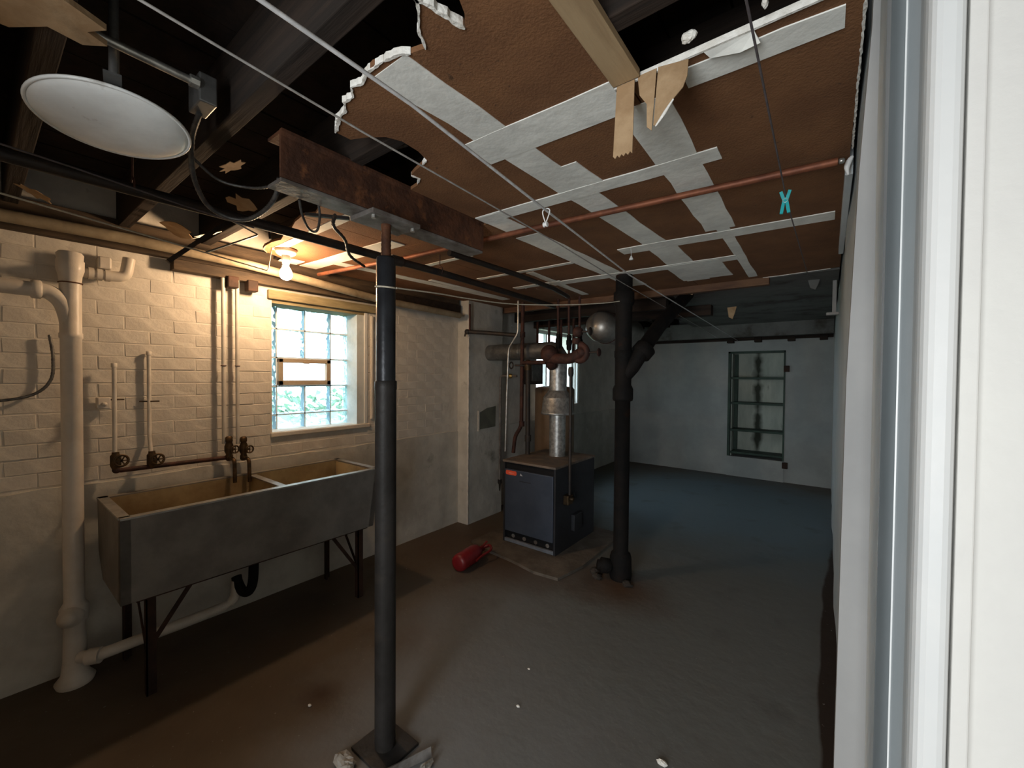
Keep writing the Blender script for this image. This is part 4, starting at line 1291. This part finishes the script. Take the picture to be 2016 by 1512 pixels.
EX = thing('expansion_tank', (-1.765, 4.0, 1.985), 'silver domed expansion tank hanging at the ceiling behind the risers', 'tank')
MB().lathe([(.0, -.40), (.05, -.395), (.10, -.37), (.135, -.33), (.148, -.28), (.15, -.24)], (-1.765, 4.0, 1.985), axis=(0, 1, 0), seg=36).build('dome', 'silver', EX)
MB().lathe([(.15, -.24), (.15, .5), (.10, .58), (.0, .6)], (-1.765, 4.0, 1.985), axis=(0, 1, 0), seg=36).build('shell', 'silver', EX)
MB().torus((-1.765, 3.85, 1.985), .153, .005, axis=(0, 1, 0), n=30, seg=6).build('hanger', 'rustpipe', EX)
# pipes left of the flue
lp = thing('return_pipe', (-2.31, 3.2, BZ), 'tall rusty pipe from boiler top to the ceiling left of the flue', 'pipe')
MB().tube(corner([(-2.42, 3.2, BZ), (-2.40, 3.2, .92), (-2.325, 3.2, 1.02), (-2.32, 3.2, 2.2)], .05), .0185, 12).build('pipe', 'rustpipe', lp)
for zz in (1.02, 1.87):
    MB().lathe([(.026, 0), (.026, .05)], (-2.32, 3.2, zz), seg=12).build('coupling', 'rustpipe', lp)
lp = thing('return_pipe', (-2.262, 3.22, BZ), 'shorter dark pipe with a ring-handled valve left of the flue', 'pipe')
MB().tube([(-2.262, 3.22, BZ), (-2.268, 3.22, 1.64)], .0235, 12).build('pipe', 'black', lp)
MB().lathe([(.031, 0), (.031, .06)], (-2.262, 3.22, .88), seg=14).build('coupling', 'black', lp)
MB().lathe([(.032, 0), (.036, .03), (.036, .07), (.028, .09), (.016, .1)], (-2.268, 3.22, 1.555), seg=14).build('valve_body', 'valve', lp)
MB().tube([(-2.268, 3.2, 1.60), (-2.38, 3.16, 1.602)], .009, 8).build('stem', 'black', lp)
MB().torus((-2.415, 3.15, 1.602), .03, .007, axis=(.3, 1, 0), n=18, seg=8).build('ring_handle', 'black', lp)
tag(MB().tube(corner([(-2.30, 3.1, 2.2), (-2.30, 3.1, 1.90), (-2.41, 3.1, 1.76), (-2.43, 3.1, 1.2), (-2.44, 3.1, .78)], .04), .0095, 12).build('grey_conduit', 'conduit'), 'thin grey conduit bending down to the left edge of the boiler', 'conduit')
t = thing('gas_pipe', (-2.83, 3.52, .3), 'thin vertical pipe with yellow brass cock against the chimney breast', 'pipe')
MB().tube(corner([(-2.60, 3.49, 1.50), (-2.83, 3.50, 1.50), (-2.83, 3.50, .33)], .03), .012, 10).build('pipe', 'rustgrey', t)
MB().lathe([(.012, 0), (.026, .02), (.026, .05), (.012, .07)], (-2.73, 3.495, 1.50), axis=(1, 0, 0), seg=12).build('cock', 'brass', t)
MB().lathe([(.022, 0), (.022, .04), (.012, .05), (.006, .12), (.0, .13)], (-2.83, 3.50, .37), axis=(0, 0, -1), seg=12).build('drip_end', 'black', t)
t = thing('black_manifold', (-2.6, 3.05, 1.9), 'black horizontal pipe with a small blue-black cock by the chimney', 'pipe')
MB().tube([(-2.80, 2.98, 1.93), (-2.62, 3.05, 1.915), (-2.34, 3.14, 1.885)], .020, 12).build('pipe', 'black', t)
MB().tube([(-2.80, 2.98, 1.94), (-2.80, 2.98, 2.2)], .010, 10).build('feed', 'rustpipe', t)
MB().lathe([(.016, 0), (.026, .015), (.026, .04), (.014, .05)], (-2.80, 2.98, 1.93), axis=(-.9, -.35, 0), seg=12).build('cock', 'black', t)
MB().tube([(-2.84, 2.965, 1.93), (-2.85, 2.96, 1.885)], .008, 8).build('spigot', 'black', t)
for k in range(4):
    xx = -2.72 + k * .16
    tag(MB().tube([(xx, 4.05, 1.72), (xx, 4.05, 2.475)], .015, 10).build('dark_hanger_pipe', 'rustpipe'), ('first', 'second', 'third', 'fourth')[k] + ' dark short pipe from the left above the horizontal flue', 'pipe')
gp = thing('gas_pipe', (-1.715, 3.06, .5), 'black gas line dropping along the right side of the boiler', 'pipe')
MB().tube([(-1.715, 3.06, .502), (-1.715, 3.06, 1.58)], .0125, 12).build('pipe', 'black', gp)
MB().lathe([(.018, 0), (.024, .02), (.024, .06), (.018, .08)], (-1.715, 3.06, 1.50), seg=12).build('union', 'black', gp)
wp = thing('flue_plate', (-2.85, 3.31, 1.06), 'olive grey cover plate on the chimney breast', 'cover plate')
pl = MB()
pts = [(3.18, .945), (3.44, .955), (3.445, 1.175), (3.30, 1.16), (3.25, 1.14), (3.18, 1.115)]
pl.add([(-2.854, y, z_) for y, z_ in pts] + [(-2.848, y, z_) for y, z_ in pts], [tuple(range(6))[::-1], tuple(range(6, 12))] + [(i, (i + 1) % 6, 6 + (i + 1) % 6, 6 + i) for i in range(6)])
pl.build('plate', 'plate', wp)
MB().box(-2.855, -2.846, 3.165, 3.185, .93, 1.14).build('edge_strip', 'paint', wp)

# water heater behind
wh = thing('water_heater', (-2.66, 4.35, 0), 'tan cylindrical water heater standing behind the boiler', 'water heater')
MB().lathe([(.235, .08), (.24, .1), (.24, 1.34), (.225, 1.365), (.1, 1.385), (.0, 1.385)], (-2.66, 4.35, 0), seg=36).build('jacket', 'tank', wh)
for a in (0, 2.1, 4.2):
    MB().box(-2.66 + .17 * math.cos(a) - .02, -2.66 + .17 * math.cos(a) + .02, 4.35 + .17 * math.sin(a) - .02, 4.35 + .17 * math.sin(a) + .02, 0, .085).build('foot', 'black', wh)
MB().tube([(-2.60, 4.35, 1.38), (-2.60, 4.35, 2.2)], .012, 10).build('outlet_pipe', 'rustpipe', wh)
bx = thing('wall_cabinet', (-2.90, 4.22, 1.40), 'small dark brown box on the wall left of the far window', 'box')
MB().cbox(-2.985, -2.88, 4.12, 4.42, 1.40, 1.68, .006).build('body', 'brown_dark', bx)
MB().cbox(-2.88, -2.873, 4.17, 4.38, 1.44, 1.64, .003).build('door', 'galvdark', bx)

# ================================================================== BLACK SOIL STACK
QX, QY = -1.205, 2.93
Q = thing('soil_stack', (QX, QY, 0), 'black cast iron soil stack with slanting branch right of the boiler', 'pipe')
MB().lathe([(.075, 0), (.082, .03), (.078, .16), (.07, .19), (.056, .20), (.055, .21), (.055, 1.32), (.07, 1.325), (.074, 1.34), (.074, 1.41), (.066, 1.43), (.060, 1.44), (.060, 2.02), (.070, 2.03), (.074, 2.05), (.074, 2.12), (.06, 2.13), (.06, 2.247)], (QX, QY, 0), seg=28).build('main_pipe', 'castiron', Q)
MB().tube([(QX, QY, 1.50), (QX + .06, QY + .015, 1.57), (QX + .12, QY + .05, 1.69)], [.055, .055, .058], 20).build('branch', 'castiron', Q)
MB().lathe([(.062, 0), (.076, .01), (.076, .08), (.062, .09)], (QX + .105, QY + .045, 1.66), axis=(.11, .16, .2), seg=22).build('branch_hub', 'castiron', Q)
MB().tube([(QX + .12, QY + .05, 1.69), (QX + .13, QY + .37, 1.89), (QX + .17, QY + .76, 2.12), (QX + .18, QY + 1.0, 2.24), (QX + .18, QY + 1.05, 2.44)], .055, 18).build('branch_pipe', 'castiron', Q)
MB().lathe([(.062, 0), (.065, .01), (.065, .05), (.055, .06)], (QX, QY, 1.64), seg=24).build('band', 'castiron', Q)
cl = MB().lathe([(.05, 0), (.055, .02), (.055, .07), (.035, .075), (.035, .095), (.0, .098)], (QX - .06, QY - .05, .09), axis=(-.8, -.6, .15), seg=16)
cl.build('cleanout', 'castiron', Q)
for i, (dx, dy, r) in enumerate(((-.18, -.06, .035), (-.13, -.12, .028), (.09, -.09, .03))):
    tag(MB().ball((QX + dx, QY + dy, r * .6), r, 1.2, 1, .75, 9, .22).build('rubble_lump', 'rubble'), ('dark rubble lump between boiler pad and soil stack', 'smaller dark lump in front of the soil stack cleanout', 'dark crumb at the right of the soil stack foot')[i], 'rubble')

# ================================================================== FIRE EXTINGUISHER
e0, e1 = Vector((-2.215, 2.235, .068)), Vector((-2.255, 2.54, .068))
ex = thing('fire_extinguisher', (-2.235, 2.39, 0), 'red fire extinguisher lying on the floor in front of the boiler', 'fire extinguisher')
ax = (e1 - e0).normalized()
LN = (e1 - e0).length
MB().lathe([(.0, 0), (.04, .002), (.062, .012), (.067, .03), (.067, LN - .09), (.06, LN - .055), (.04, LN - .03), (.02, LN - .02), (.02, LN)], e0, axis=ax, seg=28).build('cylinder', 'red', ex)
MB().lathe([(.022, 0), (.024, .01), (.024, .04), (.014, .045)], e1, axis=ax, seg=14).build('valve', 'reddark', ex)
MB().obox(e1 + ax * .02 + Vector((0, 0, .01)), e1 + ax * .075 + Vector((.03, -.01, .055)), .022, .008).build('lever', 'reddark', ex)
MB().obox(e1 + ax * .03, e1 + ax * .10 + Vector((.045, .0, .01)), .022, .008).build('carry_handle', 'red', ex)
MB().tube(smooth_path([e1 + ax * .02, e1 + ax * .06 + Vector((.05, 0, .03)), e1 + Vector((.10, .02, .02)), e0.lerp(e1, .75) + Vector((.082, .0, .0)), e0.lerp(e1, .5) + Vector((.078, 0, -.01))], 6), .010, 10).build('hose', 'reddark', ex)

# ================================================================== SHELF NICHE
SH = thing('niche_shelves', ((NX0 + NX1) / 2, YB + .15, NZ0), 'dark green built-in shelves in the back wall niche', 'shelf')
MB().box(NX0, NX1, YB + .285, YB + .30, NZ0, NZ1).build('back_panel', 'niche', SH)
for x0, x1 in ((NX0, NX0 + .035), (NX1 - .02, NX1)):
    MB().cbox(x0, x1, YB - .012, YB + .06, NZ0 - .3 if x0 == NX0 else NZ0, NZ1, .003).build('frame_post', 'green', SH)
MB().cbox(NX0, NX1, YB - .012, YB + .06, NZ1 - .03, NZ1, .003).build('frame_head', 'green', SH)
MB().cbox(NX0 + .035, NX0 + .05, YB + .06, YB + .285, NZ0, NZ1 - .03, .002).build('side_board', 'niche', SH)
MB().cbox(NX0 + .05, NX0 + .10, YB + .24, YB + .285, NZ0, NZ1 - .03, .003).build('back_post', 'green', SH)
for z_ in (.355, .70, 1.112, 1.495):
    MB().cbox(NX0 + .035, NX1 - .02, YB + .01, YB + .285, z_ - .016, z_ + .016, .003).build('shelf_board', 'green', SH)
for z_ in (1.64, .25):
    MB().cbox(NX1 - .02, NX1 + .05, YB - .03, YB - .002, z_ - .05, z_ + .04, .004).build('hinge', 'rustdark', SH)

# ================================================================== FLOOR BITS
for x, y, r, lab in ((-1.837, .918, .008, 'white chip on the floor below the sink shadow'), (-1.09, 1.493, .008, 'white speck in the middle of the floor'), (-.485, 1.612, .016, 'white chip at the bottom edge of the floor'), (-1.19, 1.72, .006, 'tiny pale crumb beyond the middle speck')):
    tag(MB().ball((x, y, r * .5), r, 1.2, .8, .6, 8, .2).build('paint_chip', 'gypsum'), lab, 'chip')

# ================================================================== GROUPS OF REPEATS
GROUPS = {'hanging_paper': 'torn paper hanging from the ceiling', 'plaster_lump': 'plaster bits at the ceiling opening', 'clothesline': 'clotheslines under the ceiling',
          'riser_pipe': 'riser pipes', 'sink_tap': 'taps over the laundry sink', 'stop_valve': 'stop valves on the brick wall', 'concrete_chunk': 'rubble round the post foot',
          'paper_scrap': 'paper scraps on the joists', 'torn_flap': 'torn flaps of the back ceiling', 'return_pipe': 'pipes left of the flue', 'dark_hanger_pipe': 'short pipes above the flue',
          'handwheel_valve': 'handwheel valves by the header', 'rubble_lump': 'rubble by the soil stack', 'paint_chip': 'chips on the floor', 'armoured_cable': 'armoured cables', 'black_gas_pipe': 'black pipes under the ceiling', 'gas_pipe': 'gas pipes by the boiler'}
for o in C.objects:
    if o.parent is None and o.get('label'):
        g = GROUPS.get(o.name.split('.')[0])
        if g:
            o['group'] = g
